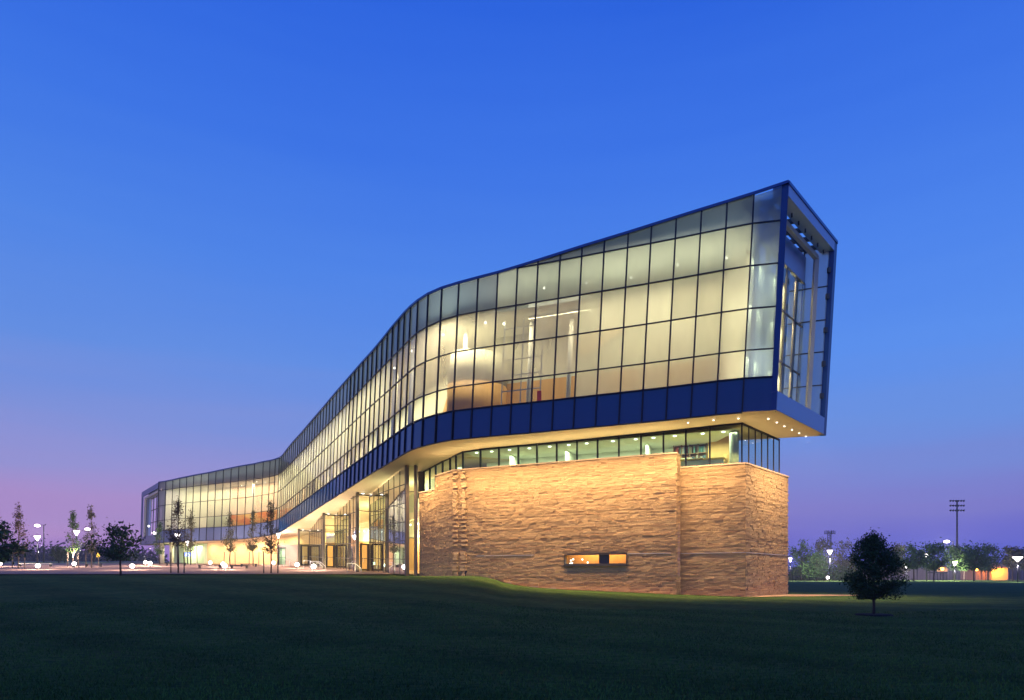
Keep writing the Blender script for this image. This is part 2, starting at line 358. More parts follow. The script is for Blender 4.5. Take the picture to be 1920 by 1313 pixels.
def column(u):
    vr = itp(roofk, u); Zf = 11136/itp(bfk, u); hr = 12.; uf = u-.045*300
    for _ in range(12):
        Zr = Zf-SN*hr; Xr = (u-960)/FPX*Zr; Hr = (HZ-vr)/FPX*Zr
        Xf = Xr-SX*hr; uf = 960+Xf/Zf*FPX; Hf = (HZ-itp(fk, uf))/FPX*Zf; hr = Hr-Hf
    return Vector((Xf, Zf, CAMZ+Hf)), hr
COLS = [column(u) for u in MU]
FIN, finh = column(1479)
def at(i, h, off=0.0):
    """point of the facade at mullion i, h metres above the soffit edge, off metres inward"""
    p = COLS[i][0]; n = NRM[i]; q = OFFP(i, off) if off else p
    return Vector((q.x+SX*h, q.y-SN*h, q.z+h))
NM = len(COLS)
NRM = []
for i in range(NM):
    a = COLS[max(0, i-1)][0]; b = COLS[min(NM-1, i+1)][0]; t = (b-a); t.z = 0; t.normalize()
    NRM.append(Vector((-t.y, t.x, 0))*-1 if False else Vector((t.y, -t.x, 0)))
tR = (COLS[0][0]-COLS[9][0]); tR.z = 0; tR.normalize(); nR = NRM[4]
tM = (COLS[50][0]-COLS[20][0]); tM.z = 0; tM.normalize(); nM = NRM[35]
def OFFP(i, o):
    p = COLS[i][0]+NRM[i]*o
    if o > 1.5 and i < 45:
        A = COLS[4][0]+nR*o; B = COLS[35][0]+nM*o
        # intersection A + s tR = B + q tM
        det = tR.x*(-tM.y)-(-tM.x)*tR.y
        dx, dy = B.x-A.x, B.y-A.y
        s = (dx*(-tM.y)-(-tM.x)*dy)/det
        Mx = A+tR*s
        if i <= 15:
            if (p-Mx).dot(tR) < 0 or i > 12: p = Vector((Mx.x, Mx.y, p.z))
        else:
            if (p-Mx).dot(tM) < 0 or i < 19: p = Vector((Mx.x, Mx.y, p.z))
    return p
K = 8.7
HE, HD, HC, HB, HA = .231*K, .422*K, .707*K, 1.0*K, 1.288*K

bld = empty('academic_building', (0, 50, 0)); bld.location = (0, 50, 0)
tag(bld, 'long curving glass building raised on a split stone base and glowing from inside', 'building')
B = bld

# fascia panels, panes
panes = []   # (depth, name, quad, material, tone)
for i in range(NM-1):
    q0, q1 = i+1, i     # left, right edge
    b = MB(); e = .03
    p = [at(q0, 0), at(q1, 0), at(q1, HE), at(q0, HE)]
    d = (p[1]-p[0]); L = d.length; d.normalize(); n = (NRM[q0]+NRM[q1])/2
    g_ = .02 if i < 12 else .12 if i < 56 else .03
    f = [p[0]+d*g_, p[1]-d*g_, p[2]-d*g_, p[3]+d*g_]
    b.hexa(f+[x+n*.12 for x in f]); b.build('fascia_panel', M['fascia'] if i < 55 else M['fasciag'], B)
    rows = [('e', HE, HD), ('d', HD, HC), ('c', HC, HB)]
    hr = min(COLS[q0][1], COLS[q1][1])
    top0, top1 = COLS[q0][1], COLS[q1][1]
    if min(top0, top1) > HA+.25: rows += [('b', HB, HA), ('a', HA, None)]
    else: rows += [('b', HB, None)]
    for nm, h0, h1 in rows:
        a0 = at(q0, h0); a1 = at(q1, h0)
        c1 = at(q1, h1 if h1 else top1-.12); c0 = at(q0, h1 if h1 else top0-.12)
        if i < 7: m = M['frost'] if nm != 'a' else M['topg']
        elif i < 11: m = M['clear'] if nm in 'e' else M['semi'] if nm in 'dc' else M['topg'] if nm == 'a' else M['frost']
        elif i < 16: m = M['clear'] if nm == 'e' else M['semi'] if nm in 'dc' else M['topg']
        elif i < 56: m = M['topg'] if nm == 'b' else M['clear'] if nm == 'e' and i < 24 else M['semi'] if nm in 'cd' and i < 20 else M['frost'] if nm in 'cd' else M['semi']
        elif i < 66: m = M['topg'] if nm == 'b' else M['clear'] if nm == 'e' else M['semi']
        else: m = M['frost']
        panes.append((a0.y/ max(.1,(a1-a0).length), i, nm, (a0, a1, c1, c0), m))
panes.sort(key=lambda z: z[0])
rest = {}
for k, (_, i, nm, q, m) in enumerate(panes):
    t = R.random()
    if k < 95:
        b = MB(); b.quad(*q, t); b.build('window_pane', m, B)
    else:
        rest.setdefault(m.name, (MB(), m))[0].quad(*q, t)
# one mesh for the remaining panes, several material slots
rm = MB(); mats = []; idx = []
for nme, (b, m) in rest.items():
    n0 = len(rm.v); rm.v += b.v; rm.f += [tuple(x+n0 for x in f) for f in b.f]; rm.c += b.c; mats.append(m); idx += [len(mats)-1]*len(b.f)
o = rm.build('window_pane', mats[0], B); o['kind'] = 'stuff'
for m in mats[1:]: o.data.materials.append(m)
o.data.polygons.foreach_set('material_index', idx)

# mullions
for i in range(NM):
    h = COLS[i][1]; n = NRM[i]
    wd = .085 if i < 16 else .06; pr = .06 if i < 14 else .08 if i < 30 else .035 if i < 57 else .06
    a = at(i, 0)-n*pr/2; c = at(i, h)-n*pr/2
    b = MB(); b.bar(a, c, wd, pr+.06, up=n); b.build('mullion', M['mull'], B)
# transoms
bk_ = MB()
for i in range(NM-1):
    q = [at(i+1,0,.13), at(i,0,.13), at(i,HE,.13), at(i+1,HE,.13)]; bk_.quad(*q)
bk_.build('fascia_backing', M['mull'], B)
def strip(name, hf, wd=.07, i0=0, i1=NM-1, m=None, pr=.06, ext=None):
    b = MB()
    for i in range(i0, i1):
        h0 = hf(i); h1 = hf(i+1)
        a = at(i, h0)-NRM[i]*pr; c = at(i+1, h1)-NRM[i+1]*pr
        b.bar(a, c, .1, wd)
    return b.build(name, m or M['mull'], B)
for hh in (HE, HD, HC, HB): strip('transom', lambda i, hh=hh: hh)
strip('transom', lambda i: HA, i0=0, i1=10)
strip('roof_edge', lambda i: COLS[i][1], wd=.16, m=M['roofedge'], pr=.1)
strip('soffit_trim', lambda i: -.04, wd=.08, m=M['mull'], pr=.02)

# roof & soffit surfaces
WID = 9.05
finb_t = P(1570, 455, 47.4); finb_b = P(1549, 817, 47.84)
FT = Vector((FIN.x+SX*finh, FIN.y-SN*finh, FIN.z+finh)); FB = FIN.copy()
def soff_pts(off, dz):
    return [Vector((*OFFP(i, off).xy, COLS[i][0].z+dz)) for i in range(NM)]
b = MB()
fr = [Vector((*p.xy, p.z)) for p in [FB]+[c[0] for c in COLS]]
bk = [finb_b]+soff_pts(WID, 0)
for i in range(len(fr)-1):
    if (bk[i]-bk[i+1]).length > 1e-4: b.quad(fr[i], fr[i+1], bk[i+1], bk[i])
    else: b.poly([fr[i], fr[i+1], bk[i]])
b.build('soffit', M['soffit'], B)
b = MB()
fr = [FT]+[at(i, COLS[i][1]) for i in range(NM)]
bk = [finb_t]+[Vector((*OFFP(i, WID).xy, 0))+Vector((SX*COLS[i][1], -SN*COLS[i][1], COLS[i][0].z+COLS[i][1]-.1)) for i in range(NM)]
for i in range(1, len(fr)-1):
    b.poly([fr[i], bk[i], bk[i+1], fr[i+1]] if (bk[i]-bk[i+1]).length > 1e-4 else [fr[i], bk[i], fr[i+1]])
b.build('roof', M['roofm'], B)
# back wall of the ribbon (solid, pale)
b = MB()
for i in range(NM-1):
    p0, p1 = OFFP(i, WID-.1), OFFP(i+1, WID-.1)
    if (p0-p1).length < 1e-3: continue
    h0, h1 = COLS[i][1], COLS[i+1][1]
    b.quad((p0.x, p0.y, p0.z+.02), (p1.x, p1.y, p1.z+.02), (p1.x+SX*h1, p1.y-SN*h1, p1.z+h1-.12), (p0.x+SX*h0, p0.y-SN*h0, p0.z+h0-.12))
b.build('rear_wall', M['panelgrey'], B)

# interior floor, walls, ceilings
def istrip(name, fn0, fn1, i0, i1, m):
    b = MB()
    for i in range(i0, i1):
        a0, a1 = fn0(i), fn0(i+1); c0, c1 = fn1(i), fn1(i+1)
        if (a0-a1).length < 1e-3 and (c0-c1).length < 1e-3: continue
        if (c0-c1).length < 1e-3: b.poly([a0, a1, c0])
        elif (a0-a1).length < 1e-3: b.poly([a0, c1, c0])
        else: b.quad(a0, a1, c1, c0)
    return b.build(name, m, B)
istrip('interior_floor', lambda i: at(i, HE-.1, .2), lambda i: at(i, HE-.1, 8.8), 0, NM-1, M['ifloor'])
D = 5.6
istrip('interior_wall', lambda i: at(i, HE-.05, D), lambda i: at(i, HC+.3 if 15 <= i <= 21 else HD+1.5 if i < 15 else HD+.8, D), 0, 56, M['wood'])
WT = lambda i: HC+.3 if 15 <= i <= 21 else HD+1.5 if i < 15 else HD+.8
istrip('interior_wall', lambda i: at(i, WT(i), D), lambda i: at(i, HA-.2, D), 0, 56, M['iwall'])
istrip('mural_wall', lambda i: at(i, HE-.05, 4.2), lambda i: at(i, HD+.7, 4.2), 56, 66, M['orange'])
istrip('interior_wall', lambda i: at(i, HD+.7, 4.2), lambda i: at(i, HB, 4.2), 56, 66, M['iwarm'])
istrip('interior_wall', lambda i: at(i, HE-.05, 4.2), lambda i: at(i, HB, 4.2), 66, NM-1, M['iwall'])
istrip('interior_ceiling', lambda i: at(i, HA+.02, .3), lambda i: at(i, HA+.02, 8.8), 0, 11, M['iwhite'])
istrip('interior_ceiling', lambda i: at(i, HB+.1, .3 if i > 11 else .9), lambda i: at(i, HB+.1, 8.8), 0, NM-1, M['iwhite'])
# end cross wall at the right-hand interior (behind the open loggia)
# interior columns near the glass
for i in (8, 10, 13, 16, 58, 62):
    b = MB(); b.tube([at(i, HE-.1, 3.2), at(i, HB, 3.2)], .17, 10); b.build('interior_column', M['iwhite'], B, True)
for i in range(19, 55, 3):
    b = MB(); b.tube([at(i, HE-.1, 1.3), at(i, HB, 1.3)], .2, 8); b.build('interior_column', M['iwhite'], B, True)
# reading-room drum with timber base
dc = at(14, HE-.05, 4.6)
b = MB(); b.tube([dc, dc+Vector((.1,-.05,2.9))], 2.3, 28); b.build('drum_base', M['wood'], B, True)
b = MB(); b.tube([dc+Vector((.1,-.05,2.9)), dc+Vector((.3,-.1,5.2))], 2.26, 28); b.build('drum_wall', M['iwall'], B, True)
# hanging bulkhead and white stair frame in the clear bays
b = MB(); p0 = at(7, HB+.5, 3.6); p1 = at(10, HB+.5, 3.6); b.bar(p0, p1, 2.4, 1.2); b.build('ceiling_bulkhead', M['iwhite'], B)
b = MB(); q0 = at(8, HC+.8, 5.2); q1 = at(6, HB-.2, 5.2); b.bar(q0, q1, .2, 1.4); b.build('timber_bulkhead', M['wood'], B)
b = MB()
for k in range(6):
    b.bar(at(11, HE+.3+k*1.1, 1.6), at(9, HE+.3+k*1.1, 1.6), .07, .07)
for s in (11, 10, 9): b.bar(at(s, HE, 1.6), at(s, HE+6.4, 1.6), .08, .08)
b.build('white_screen', M['iwhite'], B)
b = MB(); rr = at(9, HE+.8, 1.45); b.box(rr, (.3,.08,.7)); b.build('exit_banner', mat('red_banner', (.7,.05,.02), .6), B)

# interior lamps
WARM = (1, .78, .45); WARM2 = (1, .86, .6); GRN = (.93, 1, .72)
for i in range(0, NM-1, 2):
    io = 2.0 if 9 < i < 19 else 2.6
    p = (at(i, 0, io)+at(min(i+2, NM-1), 0, io))/2
    L = (at(min(i+2, NM-1), 0)-at(i, 0)).length
    hc = HB-.05
    ang = math.atan2((at(min(i+2, NM-1), 0)-at(i, 0)).y, (at(min(i+2, NM-1), 0)-at(i, 0)).x)
    pos = p+Vector((SX*hc, -SN*hc, hc))
    pw = 62*L if i < 10 else 52*L if i < 20 else 104*L
    if 56 <= i: pw = 60*L
    lamp('AREA', 'ceiling_lamp', pos, pw, WARM2, B, L, 1.2, (0, 0, ang))
    # added weak fill light above the ceiling, it gives the grey glow of the top row
    if True:
        pp = p+Vector((SX*HB, -SN*HB, HB+.3)); lamp('AREA', 'plenum_fill', pp, (22 if i < 11 else 11)*L, ((1,.95,.75) if i < 11 else (.8,.92,.85)), B, L, 2.0, (math.pi, 0, ang))
for i in range(0, 10, 2):
    p = (at(i, 0, 3)+at(i+2, 0, 3))/2; h_ = HA+.12; lamp('AREA', 'plenum_fill', p+Vector((SX*h_, -SN*h_, h_)), 50, (.8,.95,.8), B, 3, 2.0, (math.pi, 0, 0))  # added fill light brightens the topmost glass row
# visible little ceiling lights
for i in list(range(1, 12, 2))+list(range(12, 56, 3))+[57,59,60,62]:
    hh = (HA-1.0 if i < 11 else HB-.25)
    b = MB(); b.ball(at(i, hh-.15*(i%3), 1.4 if i < 18 else .7), .09 if i < 56 else .07, 8, 5); b.build('ceiling_light', M['spot2'], B)

# ------------------------------------------------------------------ right end frame (open loggia)
# front fin, rear fin, head, sill
def frame_end(ft, fb, bt, bb, inner_t, inner_b, thick, nm):
    # front fin: between inner edge and outer corner, thickness inward
    n = NRM[0]
    b = MB(); f = [inner_b, fb, ft, inner_t]; b.hexa(f+[p+n*.5 for p in f]); b.build('end_fin', M['fin'], B)
inner_t_r = P(1466.3, 346.5, FT.y+.15); inner_b_r = P(1444.5, 770, FB.y+.18)
frame_end(FT, FB, finb_t, finb_b, inner_t_r, inner_b_r, .5, 'right')
ev = (finb_t-FT).normalized(); evb = (finb_b-FB).normalized(); tin = (COLS[1][0]-COLS[0][0]); tin.z = 0; tin.normalize()   # along facade leftwards
up = Vector((SX, -SN, 1)).normalized()
# rear fin
b = MB(); w_ = .55
f = [finb_b-evb*w_, finb_b, finb_t, finb_t-ev*w_]; b.hexa(f+[p+tin*.35 for p in f]); b.build('end_fin', M['fin'], B)
# head beam
b = MB(); f = [FT-up*.75+ev*.12, finb_t-ev*.1-up*.75, finb_t-ev*.1, FT+ev*.12]; f2 = [p+tin*.9 for p in f]; b.hexa([p-Vector((.003,-.003,0)) for p in f]+f2); b.build('head_beam', M['panelgrey'], B)
# sill band
b = MB(); f = [FB+evb*.12+Vector((0,0,.02)), finb_b-evb*w_+Vector((0,0,.02)), finb_b-evb*w_+up*1.15, FB+evb*.12+up*1.15]; b.hexa(f+[p+tin*.5 for p in f]); b.build('sill_band', M['panelgrey'], B)
# cream inner frame
ia = FT+tin*1.0-up*1.2+ev*.1; ib = finb_t+tin*1.0-up*1.2-ev*.9; ic = finb_b+tin*1.0+up*1.15-evb*.9
b = MB(); b.bar(ia, ib, .28, .3); b.build('inner_frame', M['cream'], B)
b = MB(); b.bar(ib, ic, .3, .28); b.build('inner_frame', M['cream'], B)
# louvre beams across the open loggia roof
for k in range(6):
    s = .1+k*.16
    p0 = FT+ev*((finb_t-FT).length*s)-up*.5+tin*.3; p1 = p0+tin*2.6
    b = MB(); b.bar(p0, p1, .16, .3); b.build('roof_beam', M['mullg'], B)
for k in range(7):
    p0 = FT+ev*((finb_t-FT).length*(.1+k*.13))-up*.95+tin*.5
    b = MB(); b.box(p0, (.08,.08,.25)); b.build('bracket', M['mull'], B)
b = MB()
for k in range(3): b.bar(FT-up*.55+tin*(.9+k*.9)+ev*.4, finb_t-up*.55+tin*(.9+k*.9)-ev*.4, .1, .2)
b.build('roof_purlin', M['mullg'], B)
# far side glass screen of the loggia (bluish), with transoms
far0 = finb_b-evb*.7+tin*.25; 
bkdir = tin
fl = far0+bkdir*3.2
b = MB(); HR = (finb_t-finb_b).dot(up)
for k in range(2):
    a = far0+bkdir*1.6*k; c = far0+bkdir*1.6*(k+1)
    b.quad(a+up*1.1, c+up*1.1, c+up*(HR-.4), a+up*(HR-.4))
b.build('side_glass', M['bluefrit'], B)
b = MB()
for h in (3.4, 5.7, 7.9, 10.2): b.bar(far0+up*h, fl+up*h, .1, .07)
for k in (1, 2): b.bar(far0+bkdir*1.6*k+up*1.1, far0+bkdir*1.6*k+up*(HR-.4), .08, .08)
for h in (2.6, 4.8, 7.1, 9.4, 11.2): b.box(far0-evb*.25+up*h-tin*.1, (.2,.2,.35))
b.build('side_transom', M['mullg'], B)
# end glazing of the rooms, set back ~2.2 m from the frame
g0 = FB+tin*1.75+evb*.35; g1 = finb_b+tin*1.75-evb*.6
glw = (g1-g0)
rowsz = [(1.15, 4.3), (4.3, 7.6), (7.6, 10.6)]
for ri, (a, c) in enumerate(rowsz):
    n = 5
    for k in range(n):
        s0 = k/n; s1 = (k+1)/n
        p = [g0+glw*s0+up*a, g0+glw*s1+up*a, g0+glw*s1+up*c, g0+glw*s0+up*c]
        wn = MB(); wn.quad(*p); wp = wn.build('end_window', M['clear'], B)
        fb_ = MB()
        for x, y in ((p[0],p[1]),(p[1],p[2]),(p[2],p[3]),(p[3],p[0])): fb_.bar(x, y, .11, .09)
        fb_.build('frame', M['cream'], wp)
b = MB(); p = [g0+up*10.6, g1+up*10.6, g1+up*(HR-.9), g0+up*(HR-.9)]; b.hexa(p+[q+tin*.2 for q in p]); b.build('end_panel', M['panelgrey'], B)
b = MB(); rb = tin*1.0; gs = g0+glw*.12
b.quad(gs+rb+up*1.1, g1+rb+up*1.1, g1+rb+up*10.5, gs+rb+up*10.5); b.build('interior_wall', M['iwall'], B)
for h in (4.1, 7.4, 10.3):
    for s in (.3, .75):
        lamp('AREA', 'ceiling_lamp', g0+glw*s+tin*.5+up*h, 150, WARM2, B, 1.6, .5, (0,0,math.atan2(glw.y,glw.x)))
b = MB()
for k in range(5):
    for a, c in rowsz:
        if (k+int(a)) % 3 == 0: continue
        p = g0+glw*(k/5+.02)+tin*.14; q = g0+glw*((k+.55)/5)+tin*.14; b.quad(p+up*a, q+up*a, q+up*c, p+up*c)
b.build('roller_blind', M['iwall'], B)
# loggia bay facade glass (between last mullion and fin)
hs = [HE, HD, HC, HB, HA, None]
for a, c in zip(hs[:-1], hs[1:]):
    def fe(h): 
        p = inner_b_r.lerp(inner_t_r, (h)/finh); return p
    hA0 = a; top = c if c else None
    q = [at(0, a), fe(a), fe(c if c else finh-.15), at(0, c if c else COLS[0][1]-.12)]
    b = MB(); b.quad(*q, R.random()); b.build('window_pane', M['bluefrit'], B)
    b = MB(); b.bar(at(0, a)-NRM[0]*.06, fe(a)-NRM[0]*.06, .1, .07); b.build('transom', M['mull'], B)
q = [at(0, 0), fe(0), fe(HE), at(0, HE)]; b = MB(); b.hexa(q+[p+NRM[0]*.12 for p in q]); b.build('fascia_panel', M['fascia'], B)
b = MB(); b.bar(at(0, COLS[0][1])-NRM[0]*.1, FT-NRM[0]*.1, .1, .16); b.build('roof_edge', M['roofedge'], B)
b = MB(); b.bar(FT, finb_t, .1, .2); b.build('roof_edge', M['roofedge'], B)
for hh_ in (3.5, 8.0):
    lamp('AREA', 'loggia_lamp', FB+evb*1.6+tin*1.2+up*hh_, 20, (.85,.95,1), B, 1.2, 1.2, (0,math.radians(60),0))
# loggia floor
b = MB(); b.quad(FB+up*1.1+tin*.1, finb_b+up*1.1+tin*.1-evb*.3, g1+up*1.1, g0+up*1.1); b.build('loggia_floor', M['panelgrey'], B)

# ------------------------------------------------------------------ left end frame
LT, LB_ = at(NM-1, COLS[-1][1]), at(NM-1, 0)
lbt = P(265.5, 924, 128.0); lbb = P(262.5, 1023, 128.4)
LT2 = LT; evl = (lbt-LT).normalized(); evlb = (lbb-LB_).normalized()
tl = (COLS[NM-2][0]-COLS[NM-1][0]); tl.z = 0; tl.normalize()
b = MB(); f = [LB_, LB_-tl*.0+evlb*.6, LT+evl*.6, LT]; b.hexa(f+[p+tl*.5 for p in f]); b.build('end_fin', M['fin'], B)
b = MB(); f = [lbb-evlb*1.0, lbb, lbt, lbt-evl*1.0]; b.hexa(f+[p+tl*.5 for p in f]); b.build('end_fin', M['fin'], B)
b = MB(); f = [LT-up*.9, lbt-up*.9, lbt+up*.05, LT+up*.05]; b.hexa(f+[p+tl*.7 for p in f]); b.build('head_beam', M['fin'], B)
b = MB(); f = [LB_, lbb, lbb+up*1.5, LB_+up*1.5]; b.hexa([p-tl*.02 for p in f]+[p+tl*.7 for p in f]); b.build('sill_band', M['fasciag'], B)
b = MB(); b.bar(LT+tl*1.2-up*1.3, lbt+tl*1.2-up*1.3-evl*1.6, .35, .35); b.bar(lbt+tl*1.2-up*1.3-evl*1.6, lbb+tl*1.2-evlb*1.6+up*1.5, .35, .35); b.build('inner_frame', M['cream'], B)
b = MB(); a = LB_+tl*2.6; c = lbb+tl*2.6; b.quad(a+up*1.4, c+up*1.4, c+up*10, a+up*10); b.build('end_panel', M['panelgrey'], B)
wl = (c-a)
for k in range(4):
    b = MB(); p = a+wl*(.12+.17*k)-tl*.1; b.quad(p+up*1.6, p+wl*.14+up*1.6, p+wl*.14+up*8.3, p+up*8.3); ww = b.build('end_window', M['clear'], B)
    b = MB()
    for h in (1.6, 3.9, 6.1, 8.3): b.bar(p+up*h, p+wl*.14+up*h, .12, .12)
    b.bar(p+up*1.6, p+up*8.3, .12, .12); b.build('frame', M['mullg'], ww)
b = MB(); q0 = lbb-evlb*1.2+tl*.6; q1 = q0+tl*3.4; hq = (lbt-lbb).dot(up)
b.quad(q0+up*1.5, q1+up*1.5, q1+up*(hq-1), q0+up*(hq-1)); b.build('side_glass', M['bluefrit'], B)
b = MB(); b.poly([LB_+Vector((0,0,.0)), lbb, OFFP(NM-1, WID)]); b.build('soffit', M['soffit'], B)
b = MB(); b.poly([LT, lbt, Vector((*OFFP(NM-1, WID).xy, LT.z-.1))]); b.build('roof', M['roofm'], B)
b = MB(); b.ball(LB_+evlb*8+up*3.2-tl*.2, .18, 8, 5); b.build('wall_light', M['spot2'], B)

# ------------------------------------------------------------------ stone base
def stone_face(b, p0, p1, z0f, z1f, nrm, seed, hole=None, hole2=None):
    """coursed split-face stone between plan points p0->p1; z0f/z1f give base/top height along s in 0..1"""
    r = random.Random(seed); L = (p1-p0).length; d = (p1-p0)/L
    zmin = min(z0f(0), z0f(1), z0f(.5))-.3; zmax = max(z1f(0), z1f(.5), z1f(1))
    z = zmin; ci = 0
    while z < zmax-.02:
        h = r.choice((.08,.1,.11,.13)); h = min(h, zmax-z)
        if zmax-(z+h) < .06: h = zmax-z
        s = -r.random()*.5
        base = r.gauss(0, .012)
        while s < L:
            ln = r.uniform(.2, .75)
            a = max(0, s); c = min(L, s+ln); s += ln
            if c-a < .03: continue
            mid = (a+c)/2/L
            if z+h > z1f(mid)+.01 or z+h < z0f(mid)-.25: continue
            if hole and any(a < hb and c > ha and z+h > hz0 and z < hz1 for ha, hb, hz0, hz1 in hole):
                segs = []
                for ha, hb, hz0, hz1 in hole:
                    if a < ha: segs.append((a, min(c, ha)))
                    if c > hb: segs.append((max(a, hb), c))
            else: segs = [(a, c)]
            for a2, c2 in segs:
                if c2-a2 < .02: continue
                pr = max(0.0, .035+base*.3+r.gauss(0, .016)+(.02 if r.random() < .05 else 0)); tone = min(1, max(0, r.gauss(.5, .16)))
                j = .01
                A = p0+d*(a2+.004); C = p0+d*(c2-.004)
                k = [r.uniform(-.01, .01) for _ in range(4)]
                zt = z+h-.005; zb = z+.003
                f = [Vector((A.x, A.y, zb))+nrm*(pr-.012+k[0]), Vector((C.x, C.y, zb))+nrm*(pr-.012+k[1]), Vector((C.x, C.y, zt-j))+nrm*(pr+k[2]+.008), Vector((A.x, A.y, zt-j))+nrm*(pr+k[3]+.008)]
                bb_ = [Vector((A.x, A.y, zb))-nrm*.02, Vector((C.x, C.y, zb))-nrm*.02, Vector((C.x, C.y, zt))-nrm*.02, Vector((A.x, A.y, zt))-nrm*.02]
                b.hexa(f+bb_, tone, back=False)
        z += h
def nrm_of(p0, p1):   # outward normal for faces listed left->right as seen
    d = (p1-p0).normalized(); n = Vector((d.y, -d.x, 0)); return n
def V2(u, d): return Vector(((u-960)/FPX*d, d, 0))
WZ = CAMZ+7.95
wA = V2(786.5, 57.3); wS = V2(816.8, 54.6); wC = V2(850, 51.7); wE = V2(1267.5, 44.4)
# end (return) face of the tall wall
wER = V2(1275, 45.15)
rA = V2(1275, 45.3); rC = V2(1397.5, 43.5); rB = V2(1477, 49.6)
stone = empty('stone_wall_anchor'); bpy.data.objects.remove(stone)
sb = MB(); n1 = nrm_of(wC, wE); Lw = (wE-wC).length
ztop = lambda s: WZ
# window hole in main wall
def s_on(u):     # distance along wC->wE where the view ray at column u crosses
    k = (u-960)/FPX; d = (wE-wC)/Lw
    # wC + s d = (k*y, y)
    s = (k*wC.y-wC.x)/(d.x-k*d.y); return s
def z_on(u, v):
    s = s_on(u); p = wC+(wE-wC)/Lw*s; return CAMZ+(HZ-v)/FPX*p.y
hs0, hs1 = s_on(1058.5), s_on(1176.5); hz0, hz1 = z_on(1117, 1058.5), z_on(1117, 1039)
stone_face(sb, wC, wE, lambda s: .1, ztop, n1, 11, hole=[(hs0, hs1, hz0, hz1)])
n2 = nrm_of(wS, wC); stone_face(sb, wS, wC, lambda s: 1.1, ztop, n2, 12)
zlow = CAMZ+(HZ-925.5)/FPX*57.3
n3 = nrm_of(wA, wS); stone_face(sb, wA, wS, lambda s: 1.1, lambda s: zlow, n3, 13)
n4 = nrm_of(wE, wER); stone_face(sb, wE, wER, lambda s: .0, ztop, n4, 14)
# rough quoins at the bend
r = random.Random(5); z = 1.2
dq = (wE-wC).normalized(); dl = (wS-wC).normalized()
while z < WZ-.2:
    h = r.choice((.12,.15,.18))
    if r.random() < .75:
        for off in (.25, .95):
            c = wC+dq*(off+r.uniform(-.08,.08))+n1*.05
            sb.box((c.x, c.y, z+h/2), (r.uniform(.2,.5), .2+r.uniform(0,.06), h-.02), math.atan2(dq.y, dq.x), min(1, max(0, r.gauss(.5,.2))))
    z += h
tw = sb.build('stone_wall', M['stone'], B)
# backing and thickness (a closed core behind the stones, with the window hole)
b = MB(); T = .55
def core(b, p0, p1, z0, z1, n, t=T):
    f = [Vector((p0.x,p0.y,z0)), Vector((p1.x,p1.y,z0)), Vector((p1.x,p1.y,z1)), Vector((p0.x,p0.y,z1))]
    b.hexa(f+[q-n*t for q in f])
dW = (wE-wC)/Lw
H0, H1 = wC+dW*hs0, wC+dW*hs1
core(b, wC, H0, -.5, WZ-.01, n1); core(b, H1, wE, -.5, WZ-.01, n1); core(b, H0, H1, -.5, hz0, n1); core(b, H0, H1, hz1, WZ-.01, n1)
core(b, wS, wC, -.5, WZ-.012, n2); core(b, wA, wS, -.5, zlow-.01, n3)
b.build('wall_core', M['stoneback'], B)
# caps
b = MB()
def capbar(b, p0, p1, z, n, wd=.75, th=.09):
    f = [Vector((p0.x,p0.y,z))+n*.09, Vector((p1.x,p1.y,z))+n*.09, Vector((p1.x,p1.y,z+th))+n*.09, Vector((p0.x,p0.y,z+th))+n*.09]
    b.hexa(f+[q-n*wd for q in f])
capbar(b, wC, wE+dW*.08, WZ, n1); capbar(b, wS, wC, WZ+.003, n2); b.build('wall_cap', M['cap'], B)
b = MB(); capbar(b, wA, wS, zlow, n3); b.build('wall_cap', M['cap'], B)
# right lower block
RZ = CAMZ+(HZ-869.8)/FPX*43.5
sb = MB(); n5 = nrm_of(rA, rC); stone_face(sb, rA, rC, lambda s: .0, lambda s: RZ, n5, 21)
sb.build('stone_wall', M['stone'], B)
sb = MB(); n6 = nrm_of(rC, rB); stone_face(sb, rC, rB, lambda s: -.1, lambda s: RZ, n6, 22)
sb.build('stone_wall', M['stone'], B)
b = MB(); core(b, rA, rC-(rC-rA).normalized()*.02, -.5, RZ-.01, n5); core(b, rC, rB, -.5, RZ-.012, n6)
b.build('wall_core', M['stoneback'], B)
b = MB(); capbar(b, rA, rC+(rC-rA).normalized()*.06, RZ, n5); capbar(b, rC, rB+(rB-rC).normalized()*.05, RZ+.003, n6, 1.2); b.build('wall_cap', M['cap'], B)
# floor plate behind walls (also closes the base from above)
b = MB(); 
pl = [wS-n2*.3, wC-n1*.3, wE-n1*.3, rA-n5*.3, rC-n5*.3-n6*.3, rB-n6*.3, Vector((12,60,0)), Vector((-2,66,0)), Vector((-6,62,0))]
b.poly([Vector((p.x,p.y,RZ-.06)) for p in pl]); b.build('upper_floor', M['ifloor'], B)
# thin steel reveal line on the stone
def reveal(b, p0, p1, n, z, a, c):
    A = p0+(p1-p0)*a; C = p0+(p1-p0)*c; b.bar(Vector((A.x,A.y,z))+n*.05, Vector((C.x,C.y,z))+n*.05, .06, .03)
zr = z_on(1267, 1037.3)
b = MB()
for a, c in ((.12,.4),(.7,.98)): reveal(b, wC, wE, n1, zr, a, c)
b.build('steel_reveal', M['steel'], B)
b = MB(); reveal(b, rA, rC, n5, zr, .0, .78); reveal(b, rA, rC, n5, zr+.01, .8, 1.0); reveal(b, rC, rB, n6, zr, 0, 1); b.build('steel_reveal', M['steel'], B)
b = MB()
for a, c, z in ((.44,.5,.62),(.22,.29,.98),(.3,.42,.72),(.55,.62,.46),(.72,.78,.32)): reveal(b, wC, wE, n1, z+.0, a, c)
b.build('steel_reveal', M['steel'], B)
